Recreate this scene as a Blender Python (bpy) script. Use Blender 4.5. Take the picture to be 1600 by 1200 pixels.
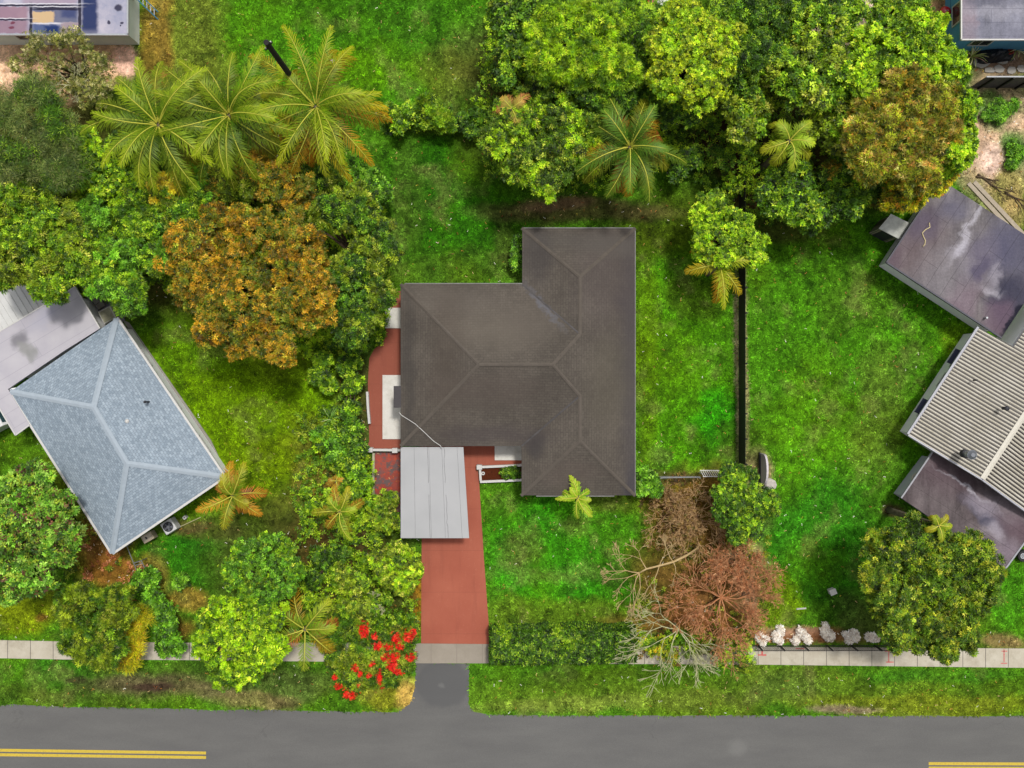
import bpy, math, random
import numpy as np
from mathutils import Vector
R = math.radians
random.seed(7)
RNG = np.random.default_rng(11)
D = bpy.data
scene = bpy.context.scene
for o in list(D.objects): D.objects.remove(o)
COL = scene.collection

# ------------------------------------------------------------------ camera, sky, sun, exposure
H = 60.0; SC = 0.04
cam_d = D.cameras.new('camera'); cam = D.objects.new('camera', cam_d); COL.objects.link(cam)
cam.location = (0, 0, H); cam.rotation_euler = (0, 0, 0)
cam_d.sensor_width = 36; cam_d.lens = 36*H/64.0; cam_d.clip_start = 1; cam_d.clip_end = 3000
scene.camera = cam
SUN_EL, SUN_AZ = R(71), R(30)          # azimuth clockwise from +Y
w = D.worlds.new('World'); scene.world = w; w.use_nodes = True
nt = w.node_tree; bg = nt.nodes['Background']
sky = nt.nodes.new('ShaderNodeTexSky'); sky.sky_type = 'NISHITA'; sky.sun_disc = False
sky.sun_elevation = SUN_EL; sky.sun_rotation = SUN_AZ; sky.dust_density = 4.0; sky.air_density = 1.0
hs = nt.nodes.new('ShaderNodeHueSaturation'); hs.inputs['Saturation'].default_value = 0.15
nt.links.new(sky.outputs[0], hs.inputs['Color']); nt.links.new(hs.outputs[0], bg.inputs[0])
bg.inputs[1].default_value = 0.125
sl = D.lights.new('sun', 'SUN'); so = D.objects.new('sun', sl); COL.objects.link(so)
sl.energy = 2.4; sl.angle = R(6); sl.color = (1.0, 0.965, 0.90)
sd = Vector((math.sin(SUN_AZ)*math.cos(SUN_EL), math.cos(SUN_AZ)*math.cos(SUN_EL), math.sin(SUN_EL)))
so.rotation_euler = sd.to_track_quat('Z', 'Y').to_euler(); so.location = (20, 40, 50)
vs = scene.view_settings; vs.view_transform = 'Standard'; vs.look = 'None'; vs.gamma = 1; vs.use_curve_mapping = False
vs.exposure = 0.22

# ------------------------------------------------------------------ helpers
def X(px, py, h=0.0):
    s = SC*(H-h)/H
    return ((px-800)*s, (600-py)*s)
def X3(px, py, h=0.0, z=None):
    a = X(px, py, h); return (a[0], a[1], h if z is None else z)
def lin(c): 
    c = c/255.0
    return c/12.92 if c <= 0.04045 else ((c+0.055)/1.055)**2.4
def C(r, g, b, k=1.6):
    return (lin(r)/k, lin(g)/k, lin(b)/k)
def C4(r, g, b, k=1.6): return C(r, g, b, k)+(1.0,)

def tag(o, label=None, cat=None, group=None, kind=None):
    if label: o['label'] = label
    if cat: o['category'] = cat
    if group: o['group'] = group
    if kind: o['kind'] = kind
    return o
def thing(name, label, cat, loc=(0,0,0), group=None):
    o = D.objects.new(name, None); COL.objects.link(o); o.location = loc; o.empty_display_size = .3
    return tag(o, label, cat, group)
def npmesh(name, V, F, m, parent=None, tint=None, nv=4, uv=None, smooth=False, off=None):
    """V (n,3), F (m,nv) arrays -> one mesh object"""
    V = np.asarray(V, dtype=np.float32); F = np.asarray(F, dtype=np.int32)
    if off is not None: V = V-np.asarray(off, dtype=np.float32)
    me = D.meshes.new(name)
    me.vertices.add(len(V)); me.vertices.foreach_set('co', V.ravel())
    me.loops.add(F.size); me.loops.foreach_set('vertex_index', F.ravel())
    me.polygons.add(len(F)); me.polygons.foreach_set('loop_start', np.arange(0, F.size, nv, dtype=np.int32))
    me.update(calc_edges=True)
    if tint is not None:
        a = me.attributes.new('tint', 'FLOAT_COLOR', 'POINT')
        t = np.ones((len(V), 4), dtype=np.float32); t[:, :3] = tint
        a.data.foreach_set('color', t.ravel())
    if smooth: me.polygons.foreach_set('use_smooth', np.ones(len(F), dtype=bool))
    me.materials.append(m)
    o = D.objects.new(name, me); COL.objects.link(o)
    if parent: o.parent = parent
    return o

class MB:
    def __init__(s, off=(0,0,0)): s.v = []; s.f = []; s.off = off; s.uv = {}
    def add(s, vs_, fs_):
        b = len(s.v); s.v += [tuple(p) for p in vs_]; s.f += [tuple(i+b for i in f) for f in fs_]
    def prism(s, poly, z0, z1, ztop=None):
        a = sum(poly[i][0]*poly[(i+1) % len(poly)][1]-poly[(i+1) % len(poly)][0]*poly[i][1] for i in range(len(poly)))
        if a < 0: poly = poly[::-1]
        n = len(poly); v = [(p[0], p[1], z0) for p in poly]+[(p[0], p[1], z1) for p in poly]
        f = [tuple(range(n-1, -1, -1)), tuple(range(n, 2*n))]+[(i, (i+1) % n, n+(i+1) % n, n+i) for i in range(n)]
        s.add(v, f)
    def sheet(s, poly, z):
        a = sum(poly[i][0]*poly[(i+1) % len(poly)][1]-poly[(i+1) % len(poly)][0]*poly[i][1] for i in range(len(poly)))
        if a < 0: poly = poly[::-1]
        s.add([(p[0], p[1], z) for p in poly], [tuple(range(len(poly)))])
    def box(s, c, d, rz=0.0):
        ca, sa = math.cos(rz), math.sin(rz); v = []
        for k in (-1, 1):
            for i, j in ((-1,-1),(1,-1),(1,1),(-1,1)):
                x, y = i*d[0]/2, j*d[1]/2
                v.append((c[0]+x*ca-y*sa, c[1]+x*sa+y*ca, c[2]+k*d[2]/2))
        s.add(v, [(3,2,1,0),(4,5,6,7),(0,1,5,4),(1,2,6,5),(2,3,7,6),(3,0,4,7)])
    def bar(s, a, b, wd, ht=None):
        ht = ht or wd; a = Vector(a); b = Vector(b); d = (b-a).normalized()
        up = Vector((0,0,1)) if abs(d.z) < .95 else Vector((0,1,0))
        sx = d.cross(up).normalized()*wd/2; sz = sx.normalized().cross(d)*ht/2
        v = [p+i*sx+j*sz for p in (a, b) for i, j in ((-1,-1),(1,-1),(1,1),(-1,1))]
        s.add(v, [(0,1,2,3),(7,6,5,4),(0,4,5,1),(1,5,6,2),(2,6,7,3),(3,7,4,0)])
    def tube(s, pts, rad, n=8, cap=True):
        pts = [Vector(p) for p in pts]; rings = []
        if not hasattr(rad, '__len__'): rad = [rad]*len(pts)
        v = []
        for i, p in enumerate(pts):
            d = (pts[min(i+1, len(pts)-1)]-pts[max(i-1, 0)]).normalized()
            up = Vector((0,0,1)) if abs(d.z) < .9 else Vector((0,1,0))
            a = d.cross(up).normalized(); b = a.cross(d)
            for k in range(n):
                t = 2*math.pi*k/n; v.append(p+(a*math.cos(t)+b*math.sin(t))*rad[i])
        f = []
        for i in range(len(pts)-1):
            for k in range(n): f.append((i*n+k, i*n+(k+1) % n, (i+1)*n+(k+1) % n, (i+1)*n+k))
        if cap: f += [tuple(range(n-1, -1, -1)), tuple(range((len(pts)-1)*n, len(pts)*n))]
        s.add(v, f)
    def disc(s, c, r, z0, z1, n=20, r2=None):
        r2 = r if r2 is None else r2
        v = [(c[0]+r*math.cos(2*math.pi*k/n), c[1]+r*math.sin(2*math.pi*k/n), z0) for k in range(n)]
        v += [(c[0]+r2*math.cos(2*math.pi*k/n), c[1]+r2*math.sin(2*math.pi*k/n), z1) for k in range(n)]
        s.add(v, [tuple(range(n-1, -1, -1)), tuple(range(n, 2*n))]+[(k, (k+1) % n, n+(k+1) % n, n+k) for k in range(n)])
    def ring(s, c, ro, ri, z0, z1, n=24):
        v = []
        for r_, z in ((ro, z0), (ro, z1), (ri, z1), (ri, z0)):
            v += [(c[0]+r_*math.cos(2*math.pi*k/n), c[1]+r_*math.sin(2*math.pi*k/n), z) for k in range(n)]
        f = []
        for a in range(4):
            b = (a+1) % 4
            for k in range(n): f.append((a*n+k, a*n+(k+1) % n, b*n+(k+1) % n, b*n+k))
        s.add(v, f)
    def dome(s, c, r, rz, n=16, m=6):
        v = []; f = []
        for j in range(m):
            t = j/m*math.pi/2
            for k in range(n): v.append((c[0]+r*math.cos(t)*math.cos(2*math.pi*k/n), c[1]+r*math.cos(t)*math.sin(2*math.pi*k/n), c[2]+rz*math.sin(t)))
        v.append((c[0], c[1], c[2]+rz))
        for j in range(m-1):
            for k in range(n): f.append((j*n+k, j*n+(k+1) % n, (j+1)*n+(k+1) % n, (j+1)*n+k))
        for k in range(n): f.append(((m-1)*n+k, (m-1)*n+(k+1) % n, m*n))
        f.append(tuple(range(n-1, -1, -1)))
        s.add(v, f)
    def build(s, name, m, parent=None, smooth=False, facet_uv=False, bevel=0):
        off = Vector(s.off)
        me = D.meshes.new(name); me.from_pydata([tuple(Vector(p)-off) for p in s.v], [], s.f); me.update()
        me.materials.append(m)
        if smooth:
            for p in me.polygons: p.use_smooth = True
        if facet_uv:
            uvl = me.uv_layers.new(name='UVMap')
            for p in me.polygons:
                n = p.normal; hxy = Vector((n.x, n.y, 0))
                dn = hxy.normalized() if hxy.length > .05 else Vector((1,0,0))
                tn = Vector((-dn.y, dn.x, 0)); sl_ = max(n.z, .2)
                for li in p.loop_indices:
                    co = me.vertices[me.loops[li].vertex_index].co
                    uvl.data[li].uv = (co.dot(tn), co.xy.dot(dn.xy)/sl_)
        o = D.objects.new(name, me); COL.objects.link(o)
        if parent:
            o.parent = parent
        elif off.length: o.location = off
        if bevel:
            b = o.modifiers.new('bevel', 'BEVEL'); b.width = bevel; b.segments = 2; b.limit_method = 'ANGLE'
        return o
def struct(o): return tag(o, kind='structure')

# numpy value noise
_T = RNG.random((256, 256))
def vn(x, y, scale, seed=0):
    x = np.asarray(x)/scale+seed*17.31+1000; y = np.asarray(y)/scale+seed*9.17+1000
    xi = np.floor(x).astype(int); yi = np.floor(y).astype(int); fx = x-xi; fy = y-yi
    fx = fx*fx*(3-2*fx); fy = fy*fy*(3-2*fy)
    g = lambda i, j: _T[(xi+i) & 255, (yi+j) & 255]
    return (g(0,0)*(1-fx)+g(1,0)*fx)*(1-fy)+(g(0,1)*(1-fx)+g(1,1)*fx)*fy
def fbm(x, y, scale, seed=0, n=4):
    s = 0; a = .5; t = 0
    for i in range(n): s = s+a*vn(x, y, scale/2**i, seed+i); t += a; a *= .55
    return s/t
def inpoly(x, y, poly):
    c = np.zeros(len(x), bool); n = len(poly)
    for i in range(n):
        x1, y1 = poly[i]; x2, y2 = poly[(i+1) % n]
        if y1 == y2: continue
        k = ((y1 > y) != (y2 > y)) & (x < (x2-x1)*(y-y1)/(y2-y1)+x1); c ^= k
    return c

# ------------------------------------------------------------------ node material helpers
class NT:
    def __init__(s, name, rough=.8, spec=.3):
        s.m = D.materials.new(name); s.m.use_nodes = True; s.t = s.m.node_tree
        s.b = s.t.nodes['Principled BSDF']; s.b.inputs['Roughness'].default_value = rough
        s.b.inputs['Specular IOR Level'].default_value = spec
        s.out = s.t.nodes['Material Output']
    def n(s, ty, **kw):
        nd = s.t.nodes.new(ty)
        for k, v in kw.items():
            if k in nd.inputs.keys(): nd.inputs[k].default_value = v
            else: setattr(nd, k, v)
        return nd
    def l(s, a, b): s.t.links.new(a, b)
    def co(s, kind='Object', scale=None, rz=0):
        tc = s.n('ShaderNodeTexCoord'); o = tc.outputs[kind]
        if scale is not None or rz:
            mp = s.n('ShaderNodeMapping'); s.l(o, mp.inputs[0])
            if scale is not None: mp.inputs['Scale'].default_value = scale
            mp.inputs['Rotation'].default_value[2] = rz
            o = mp.outputs[0]
        return o
    def noise(s, vec, scale, detail=4, rough=.6, dist=0):
        nd = s.n('ShaderNodeTexNoise'); nd.inputs['Scale'].default_value = scale; nd.inputs['Detail'].default_value = detail
        nd.inputs['Roughness'].default_value = rough; nd.inputs['Distortion'].default_value = dist
        s.l(vec, nd.inputs['Vector']); return nd.outputs['Fac']
    def ramp(s, fac, stops):
        r = s.n('ShaderNodeValToRGB'); e = r.color_ramp.elements
        while len(e) < len(stops): e.new(.5)
        for i, (p, c) in enumerate(stops):
            e[i].position = p; e[i].color = c if hasattr(c, '__len__') else (c, c, c, 1)
        s.l(fac, r.inputs[0]); return r.outputs[0]
    def mix(s, fac, a, b, mode='MIX'):
        m = s.n('ShaderNodeMix', data_type='RGBA', blend_type=mode)
        for v, i in ((fac, 0), (a, 6), (b, 7)):
            if hasattr(v, 'is_linked'): s.l(v, m.inputs[i])
            elif i == 0: m.inputs[0].default_value = v
            else: m.inputs[i].default_value = v if len(v) == 4 else tuple(v)+(1,)
        return m.outputs[2]
    def math(s, op, a, b=0.0, clamp=False):
        m = s.n('ShaderNodeMath', operation=op, use_clamp=clamp)
        for v, i in ((a, 0), (b, 1)):
            if hasattr(v, 'is_linked'): s.l(v, m.inputs[i])
            else: m.inputs[i].default_value = v
        return m.outputs[0]
    def stain(s, prev, vec, cx, cy, rx, ry, rz, col, soft=.35, amt=1.0):
        """a blob-shaped stain; vec = distorted coordinates in metres"""
        mp = s.n('ShaderNodeMapping', vector_type='TEXTURE'); s.l(vec, mp.inputs[0])
        mp.inputs['Location'].default_value = (cx, cy, 0); mp.inputs['Rotation'].default_value = (0, 0, rz)
        mp.inputs['Scale'].default_value = (rx, ry, 1e4)
        ln = s.n('ShaderNodeVectorMath', operation='LENGTH'); s.l(mp.outputs[0], ln.inputs[0])
        mr = s.n('ShaderNodeMapRange', interpolation_type='SMOOTHSTEP'); s.l(ln.outputs['Value'], mr.inputs[0])
        mr.inputs[1].default_value = 1+soft; mr.inputs[2].default_value = 1-soft; mr.inputs[4].default_value = amt
        return s.mix(mr.outputs[0], prev, col)
    def warp(s, vec, scale, amt):
        nd = s.n('ShaderNodeTexNoise'); nd.inputs['Scale'].default_value = scale; nd.inputs['Detail'].default_value = 3
        s.l(vec, nd.inputs['Vector'])
        a = s.n('ShaderNodeVectorMath', operation='SUBTRACT'); s.l(nd.outputs['Color'], a.inputs[0]); a.inputs[1].default_value = (.5, .5, .5)
        b = s.n('ShaderNodeVectorMath', operation='SCALE'); s.l(a.outputs[0], b.inputs[0]); b.inputs['Scale'].default_value = amt
        c = s.n('ShaderNodeVectorMath', operation='ADD'); s.l(vec, c.inputs[0]); s.l(b.outputs[0], c.inputs[1])
        return c.outputs[0]
    def col(s, c): s.l(c, s.b.inputs['Base Color'])
    def bump(s, h, st=.3, d=.02):
        b = s.n('ShaderNodeBump'); b.inputs['Strength'].default_value = st; b.inputs['Distance'].default_value = d
        s.l(h, b.inputs['Height']); s.l(b.outputs[0], s.b.inputs['Normal'])

def m_plain(name, rgb, var=.15, scale=3, rough=.7, k=1.6, spec=.3, metal=0, bump=.15):
    t = NT(name, rough, spec); t.b.inputs['Metallic'].default_value = metal
    c = np.array(C(*rgb, k)); v = t.co()
    f = t.noise(v, scale, 5, .65)
    t.col(t.ramp(f, [(.3, tuple(c*(1-var))+(1,)), (.7, tuple(np.minimum(c*(1+var), .95))+(1,))]))
    if bump: t.bump(t.noise(v, scale*9, 3), bump, .01)
    return t.m

# foliage: colour of each leaf comes from its own 'tint'
def m_leaf(name, trans=.25, rough=.5):
    t = NT(name, rough, .35)
    a = t.n('ShaderNodeAttribute', attribute_name='tint'); t.l(a.outputs['Color'], t.b.inputs['Base Color'])
    t.b.inputs['Specular IOR Level'].default_value = .25
    tr = t.n('ShaderNodeBsdfTranslucent'); hv = t.n('ShaderNodeHueSaturation'); hv.inputs['Saturation'].default_value = 1.1; hv.inputs['Value'].default_value = 1.2
    t.l(a.outputs['Color'], hv.inputs['Color']); t.l(hv.outputs[0], tr.inputs[0])
    mx = t.n('ShaderNodeMixShader'); mx.inputs[0].default_value = trans
    t.l(t.b.outputs[0], mx.inputs[1]); t.l(tr.outputs[0], mx.inputs[2]); t.l(mx.outputs[0], t.out.inputs[0])
    return t.m
LEAF = m_leaf('leaf'); GLEAF = m_leaf('grass_blade', .2, .8); GLEAF.node_tree.nodes['Principled BSDF'].inputs['Specular IOR Level'].default_value = .06
def m_bark(name, a, b):
    t = NT(name, .9, .2); v = t.co(scale=(1, 1, .3))
    t.col(t.ramp(t.noise(v, 6, 5), [(.3, C4(*a)), (.7, C4(*b))])); t.bump(t.noise(v, 25, 3), .5, .02); return t.m
BARK = m_bark('bark', (70, 55, 40), (115, 98, 78)); BARKP = m_bark('palm_bark', (90, 80, 66), (140, 128, 108))
TWIG = m_bark('dry_twig', (190, 148, 98), (226, 190, 140)); TWIGR = m_bark('red_dry_twig', (186, 116, 74), (228, 172, 124))
TWIGW = m_bark('bleached_twig', (180, 178, 124), (222, 222, 178))

# ------------------------------------------------------------------ ground: colour field shared by soil sheet and grass
GB = []   # px, py, rx, ry, rgb, weight, grass density
def gb(px, py, rx, ry, rgb, w_=1.0, d=1.0): GB.append((px, py, rx, ry, rgb, w_, d))
# lawns
gb(520, 60, 330, 150, (66,132,18)); gb(300, 60, 70, 130, (112,128,50), .7); gb(250, 60, 24, 120, (140,108,52), .6, .5)
gb(640, 40, 60, 50, (58,118,20), .8); gb(740, 90, 65, 70, (82,92,50), .6, .6); gb(560, 110, 90, 40, (85,145,10), .7); gb(690, 110, 60, 40, (105,115,50), .5)
gb(715, 300, 120, 120, (44,108,12)); gb(700, 420, 110, 30, (62,100,28), .6); gb(640, 300, 25, 90, (80,110,40), .4); gb(790, 380, 20, 50, (70,80,40), .5, .5)
gb(370, 640, 190, 190, (92,140,8)); gb(300, 540, 90, 60, (88,142,14), .8); gb(440, 560, 60, 50, (95,130,20), .7); gb(430, 730, 80, 60, (98,135,10), .8)
gb(250, 480, 40, 30, (70,120,20), .6)
gb(1070, 560, 90, 220, (70,138,14)); gb(1010, 560, 22, 200, (94,134,14), .5); gb(1120, 660, 38, 50, (45,158,14), .8); gb(1060, 350, 90, 60, (66,86,16), .8, .6); gb(1090, 470, 60, 40, (72,100,25), .6)
gb(1340, 620, 190, 330, (70,140,20)); gb(1290, 850, 100, 110, (52,130,22)); gb(1340, 470, 80, 50, (76,118,32), .5); gb(1370, 640, 40, 110, (98,122,50), .5)
gb(1230, 700, 60, 90, (82,150,18), .6); gb(1400, 780, 60, 60, (66,122,26), .6); gb(1300, 400, 60, 40, (66,120,20), .6); gb(1490, 530, 30, 30, (92,140,20), .7)
gb(885, 870, 140, 110, (52,140,18)); gb(870, 960, 130, 25, (86,120,30), .8); gb(960, 880, 40, 90, (60,120,20), .7); gb(820, 860, 40, 30, (92,116,52), .6); gb(960, 785, 60, 18, (72,100,22), .7)
gb(900, 330, 170, 20, (84,82,52), .8, .3); gb(870, 320, 60, 12, (112,96,76), .7, .1); gb(740, 250, 40, 60, (60,100,22), .5)
# verges
gb(160, 1070, 260, 36, (72,112,34)); gb(60, 1050, 90, 25, (60,132,26), .9); gb(230, 1070, 90, 18, (92,92,66), .85, .5); gb(240, 1074, 45, 9, (62,52,44), .9, .1); gb(330, 1080, 60, 14, (98,92,70), .7, .4); gb(440, 1070, 90, 30, (80,112,48)); gb(120, 1062, 22, 7, (70,62,50), .8, .1)
gb(400, 1095, 70, 14, (128,122,84), .7, .5); gb(600, 1085, 60, 25, (120,134,36), .9); gb(640, 1085, 25, 30, (176,160,84), .9, .5)
gb(1150, 1080, 460, 40, (88,130,32)); gb(950, 1060, 200, 14, (70,114,24), .7); gb(900, 1100, 150, 14, (116,146,58), .7); gb(1450, 1100, 220, 18, (112,136,34), .8); gb(1230, 1080, 60, 30, (88,120,50), .6)
gb(1320, 1108, 60, 7, (135,128,112), .8, .2); gb(1480, 1055, 130, 12, (60,130,28), .7); gb(1100, 1090, 80, 20, (96,118,50), .6)
# yard corners, litter
gb(30, 700, 60, 40, (72,122,20)); gb(90, 740, 60, 50, (84,106,20), .8, .6); gb(160, 830, 60, 60, (116,84,44), .9, .35); gb(180, 890, 60, 30, (132,96,44), .85, .35); gb(60, 940, 90, 40, (96,124,24)); gb(30, 960, 50, 30, (116,146,18), .8); gb(65, 965, 12, 8, (92,60,30), .8, .2)
gb(300, 880, 80, 60, (42,118,18)); gb(240, 900, 24, 40, (140,122,50), .7, .5); gb(285, 945, 40, 20, (132,112,50), .8, .5); gb(330, 830, 60, 14, (72,90,32), .7, .6); gb(290, 820, 50, 14, (84,72,50), .7, .3); gb(270, 990, 30, 20, (110,76,40), .7, .3)
gb(500, 760, 50, 90, (132,104,52), .75, .5); gb(480, 700, 40, 60, (104,130,26), .7); gb(470, 860, 40, 60, (92,66,38), .9, .2); gb(450, 800, 50, 40, (84,100,32), .7, .6); gb(505, 870, 25, 35, (112,70,44), .9, .1)
gb(560, 800, 40, 120, (72,62,40), .8, .3); gb(560, 900, 100, 110, (70,64,36), .85, .3); gb(650, 930, 14, 60, (140,112,30), .9, .5); gb(560, 620, 40, 120, (64,58,38), .8, .2)
gb(420, 900, 110, 130, (62,66,32), .7, .4)
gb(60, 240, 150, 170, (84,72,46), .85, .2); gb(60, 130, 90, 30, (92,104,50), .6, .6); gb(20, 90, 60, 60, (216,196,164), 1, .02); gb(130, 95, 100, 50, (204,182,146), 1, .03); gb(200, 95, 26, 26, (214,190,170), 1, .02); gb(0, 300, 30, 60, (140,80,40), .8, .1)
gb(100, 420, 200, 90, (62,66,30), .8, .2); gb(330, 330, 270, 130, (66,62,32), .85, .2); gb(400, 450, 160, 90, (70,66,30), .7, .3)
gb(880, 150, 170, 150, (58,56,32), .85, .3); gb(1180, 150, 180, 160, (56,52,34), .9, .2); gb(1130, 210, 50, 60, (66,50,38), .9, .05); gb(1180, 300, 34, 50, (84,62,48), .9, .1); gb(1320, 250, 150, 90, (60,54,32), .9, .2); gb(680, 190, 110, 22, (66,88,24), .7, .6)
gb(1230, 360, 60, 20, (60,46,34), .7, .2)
gb(1330, 30, 60, 50, (196,188,176), .9, .1); gb(1480, 20, 40, 40, (170,140,110), .9, .05); gb(1345, 5, 30, 30, (214,206,198), 1, 0)
gb(1560, 220, 60, 130, (178,164,140), .95, .1); gb(1560, 175, 36, 34, (72,124,50), .9); gb(1585, 240, 24, 34, (78,132,58), .9); gb(1545, 250, 26, 26, (206,196,182), .9, .02); gb(1570, 300, 40, 40, (140,148,78), .8, .6); gb(1590, 330, 30, 40, (150,138,96), .7, .4); gb(1560, 80, 60, 40, (112,100,88), .95, .05)
# front bare trees litter
gb(1080, 800, 85, 70, (104,80,38), .9, .25); gb(1100, 930, 105, 76, (112,80,50), .9, .2); gb(1020, 900, 50, 60, (96,84,38), .7, .4); gb(1040, 975, 110, 18, (118,84,48), .8, .3); gb(1175, 900, 40, 60, (186,160,130), .6, .05); gb(1140, 870, 30, 14, (120,104,90), .7, .1)
gb(1210, 940, 35, 60, (96,140,14), .9); gb(1270, 992, 110, 13, (128,92,66), .95, .08); gb(1230, 985, 60, 8, (160,140,118), .6, .1); gb(1340, 960, 40, 40, (72,96,44), .7, .5); gb(1450, 930, 100, 85, (58,60,28), .8, .3)
gb(1180, 730, 24, 40, (150,138,110), .8, .2); gb(1150, 690, 40, 40, (62,96,24), .6, .7); gb(1165, 560, 5, 170, (150,146,112), .7, .4); gb(1152, 560, 4, 170, (160,158,126), .8, .3)
gb(1470, 660, 40, 60, (84,96,60), .5, .6); gb(1590, 940, 40, 50, (66,140,22), .9); gb(1570, 1000, 40, 14, (128,110,80), .8, .3); gb(1395, 800, 20, 12, (70,60,46), .9, .1)
gb(610, 740, 30, 40, (90,50,38), .8, .05); gb(1035, 745, 70, 12, (72,66,44), .7, .4)
gb(600, 0, 150, 30, (56,120,20), .5)

def ground_col(x, y):
    px = x/SC+800; py = 600-y/SC
    wx = (fbm(x, y, 3.0, 3)-.5)*60; wy = (fbm(x, y, 3.0, 8)-.5)*60
    wx2 = (fbm(x, y, .7, 13)-.5)*16; wy2 = (fbm(x, y, .7, 18)-.5)*16
    c = np.empty((len(x), 3)); c[:] = C(70, 128, 24); den = np.ones(len(x))
    for bx, by, rx, ry, rgb, w_, d in GB:
        k = min(1, min(rx, ry)/40)
        q = ((px+(wx+wx2)*k-bx)/rx)**2+((py+(wy+wy2)*k-by)/ry)**2
        f = np.clip(1.35-q, 0, 1)*w_; f = f*f*(3-2*f) if w_ == 1 else f
        cc = np.array(C(*rgb)); c = c*(1-f[:, None])+cc*f[:, None]; den = den*(1-f)+d*f
    # natural patchiness of the turf
    n1 = fbm(x, y, 2.6, 21, 5); n2 = fbm(x, y, .55, 33, 4)
    n3 = fbm(x, y, .22, 77, 2)
    g = .72+.5*n1+.85*(n2-.5)+1.0*(n3-.5)
    c = c*(g*1.26)[:, None]*np.array([1.26, 1.0, .95])
    dry = np.clip((fbm(x, y, 1.5, 41, 5)-.58)*5.5, 0, 1)*.42*den
    c = c*(1-dry[:, None])+np.array(C(140, 142, 78))*dry[:, None]
    yel = np.clip((fbm(x, y, 4.5, 51, 3)-.52)*4, 0, 1)*.25*den
    c = c*(1-yel[:, None])+np.array(C(120, 150, 10))*yel[:, None]
    dk = np.clip((fbm(x, y, .8, 61, 4)-.57)*6, 0, 1)*.42*den
    c = c*(1-dk[:, None])+np.array(C(40, 80, 16))*dk[:, None]
    return c, den
def build_ground():
    a = np.concatenate([[-900, -400, -200, -120, -80, -60, -50, -44], np.arange(-40, 40.01, .16), [44, 50, 60, 80, 120, 200, 400, 900]])
    b = np.concatenate([[-900, -400, -200, -120, -80, -60, -50, -40, -34], np.arange(-30, 30.01, .16), [34, 40, 50, 60, 80, 120, 200, 400, 900]])
    gx, gy = np.meshgrid(a, b); nx, ny = len(a), len(b)
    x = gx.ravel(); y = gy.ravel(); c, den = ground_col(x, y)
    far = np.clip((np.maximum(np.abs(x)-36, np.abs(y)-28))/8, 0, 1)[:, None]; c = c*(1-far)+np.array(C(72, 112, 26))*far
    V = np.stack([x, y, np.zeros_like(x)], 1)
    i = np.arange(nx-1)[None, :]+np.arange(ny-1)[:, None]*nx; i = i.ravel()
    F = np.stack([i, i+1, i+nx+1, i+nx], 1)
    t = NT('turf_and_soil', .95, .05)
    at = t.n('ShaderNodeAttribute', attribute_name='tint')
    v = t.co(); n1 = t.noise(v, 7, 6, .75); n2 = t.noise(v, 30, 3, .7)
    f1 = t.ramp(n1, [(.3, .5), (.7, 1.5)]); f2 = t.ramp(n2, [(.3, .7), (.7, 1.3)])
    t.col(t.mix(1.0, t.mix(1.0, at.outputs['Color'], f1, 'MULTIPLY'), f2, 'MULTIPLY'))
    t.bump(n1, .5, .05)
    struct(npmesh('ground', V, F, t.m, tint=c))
build_ground()

# ------------------------------------------------------------------ paving outlines (all px of the photograph's ground plane)
def PP(l, h=0): return [X(a, b, h) for a, b in l]
def edge_noise(pts, amp, step, seed):
    out = []
    for i in range(len(pts)-1):
        (x1, y1), (x2, y2) = pts[i], pts[i+1]; L = math.hypot(x2-x1, y2-y1); n = max(1, int(L/step))
        for k in range(n):
            t = k/n; x = x1+(x2-x1)*t; y = y1+(y2-y1)*t
            nx, ny = -(y2-y1)/L, (x2-x1)/L; d = (float(fbm(np.array([x]), np.array([y]), .9, seed)[0])-.5)*2*amp
            out.append((x+nx*d, y+ny*d))
    out.append(pts[-1]); return out
ROAD_TOP = edge_noise(PP([(-5000,1040),(-300,1095),(0,1101),(300,1108),(432,1110),(620,1112),(640,1100)]), .10, .3, 5)
APRON_L = edge_noise(PP([(640,1100),(648,1075),(650,1036)]), .05, .2, 9)
APRON_R = edge_noise(PP([(733,1037),(733,1100),(740,1112),(770,1117)]), .05, .2, 12)
ROAD_TOP2 = edge_noise(PP([(770,1117),(1000,1118),(1300,1118),(1600,1119),(1900,1120),(6000,1122)]), .08, .3, 15)
road_poly = ROAD_TOP+APRON_L[1:]+APRON_R+ROAD_TOP2[1:]+PP([(6000,1290),(-5000,1250)])
DRIVE = PP([(659,836),(658,1005),(766,1006),(756,870),(748,740),(746,727),(816,726),(816,690),(720,690),(640,700)])
PATIO = PP([(626,455),(602,455),(603,482),(603,520),(598,536),(585,545),(577,560),(575,600),(577,690),(571,701),(626,701)])
SIDE = PP([(586,706),(630,706),(630,800),(586,800)])
WALKL = PP([(-3000,985),(0,1000),(100,1002),(300,1004),(650,1004),(650,1035),(300,1031),(100,1030),(0,1028),(-3000,1010)])
WALKM = PP([(650,1005),(766,1006),(766,1036),(650,1036)])
WALKR = PP([(766,1007),(1180,1010),(1600,1013),(4000,1020),(4000,1050),(1600,1043),(1180,1038),(766,1036)])

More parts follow.
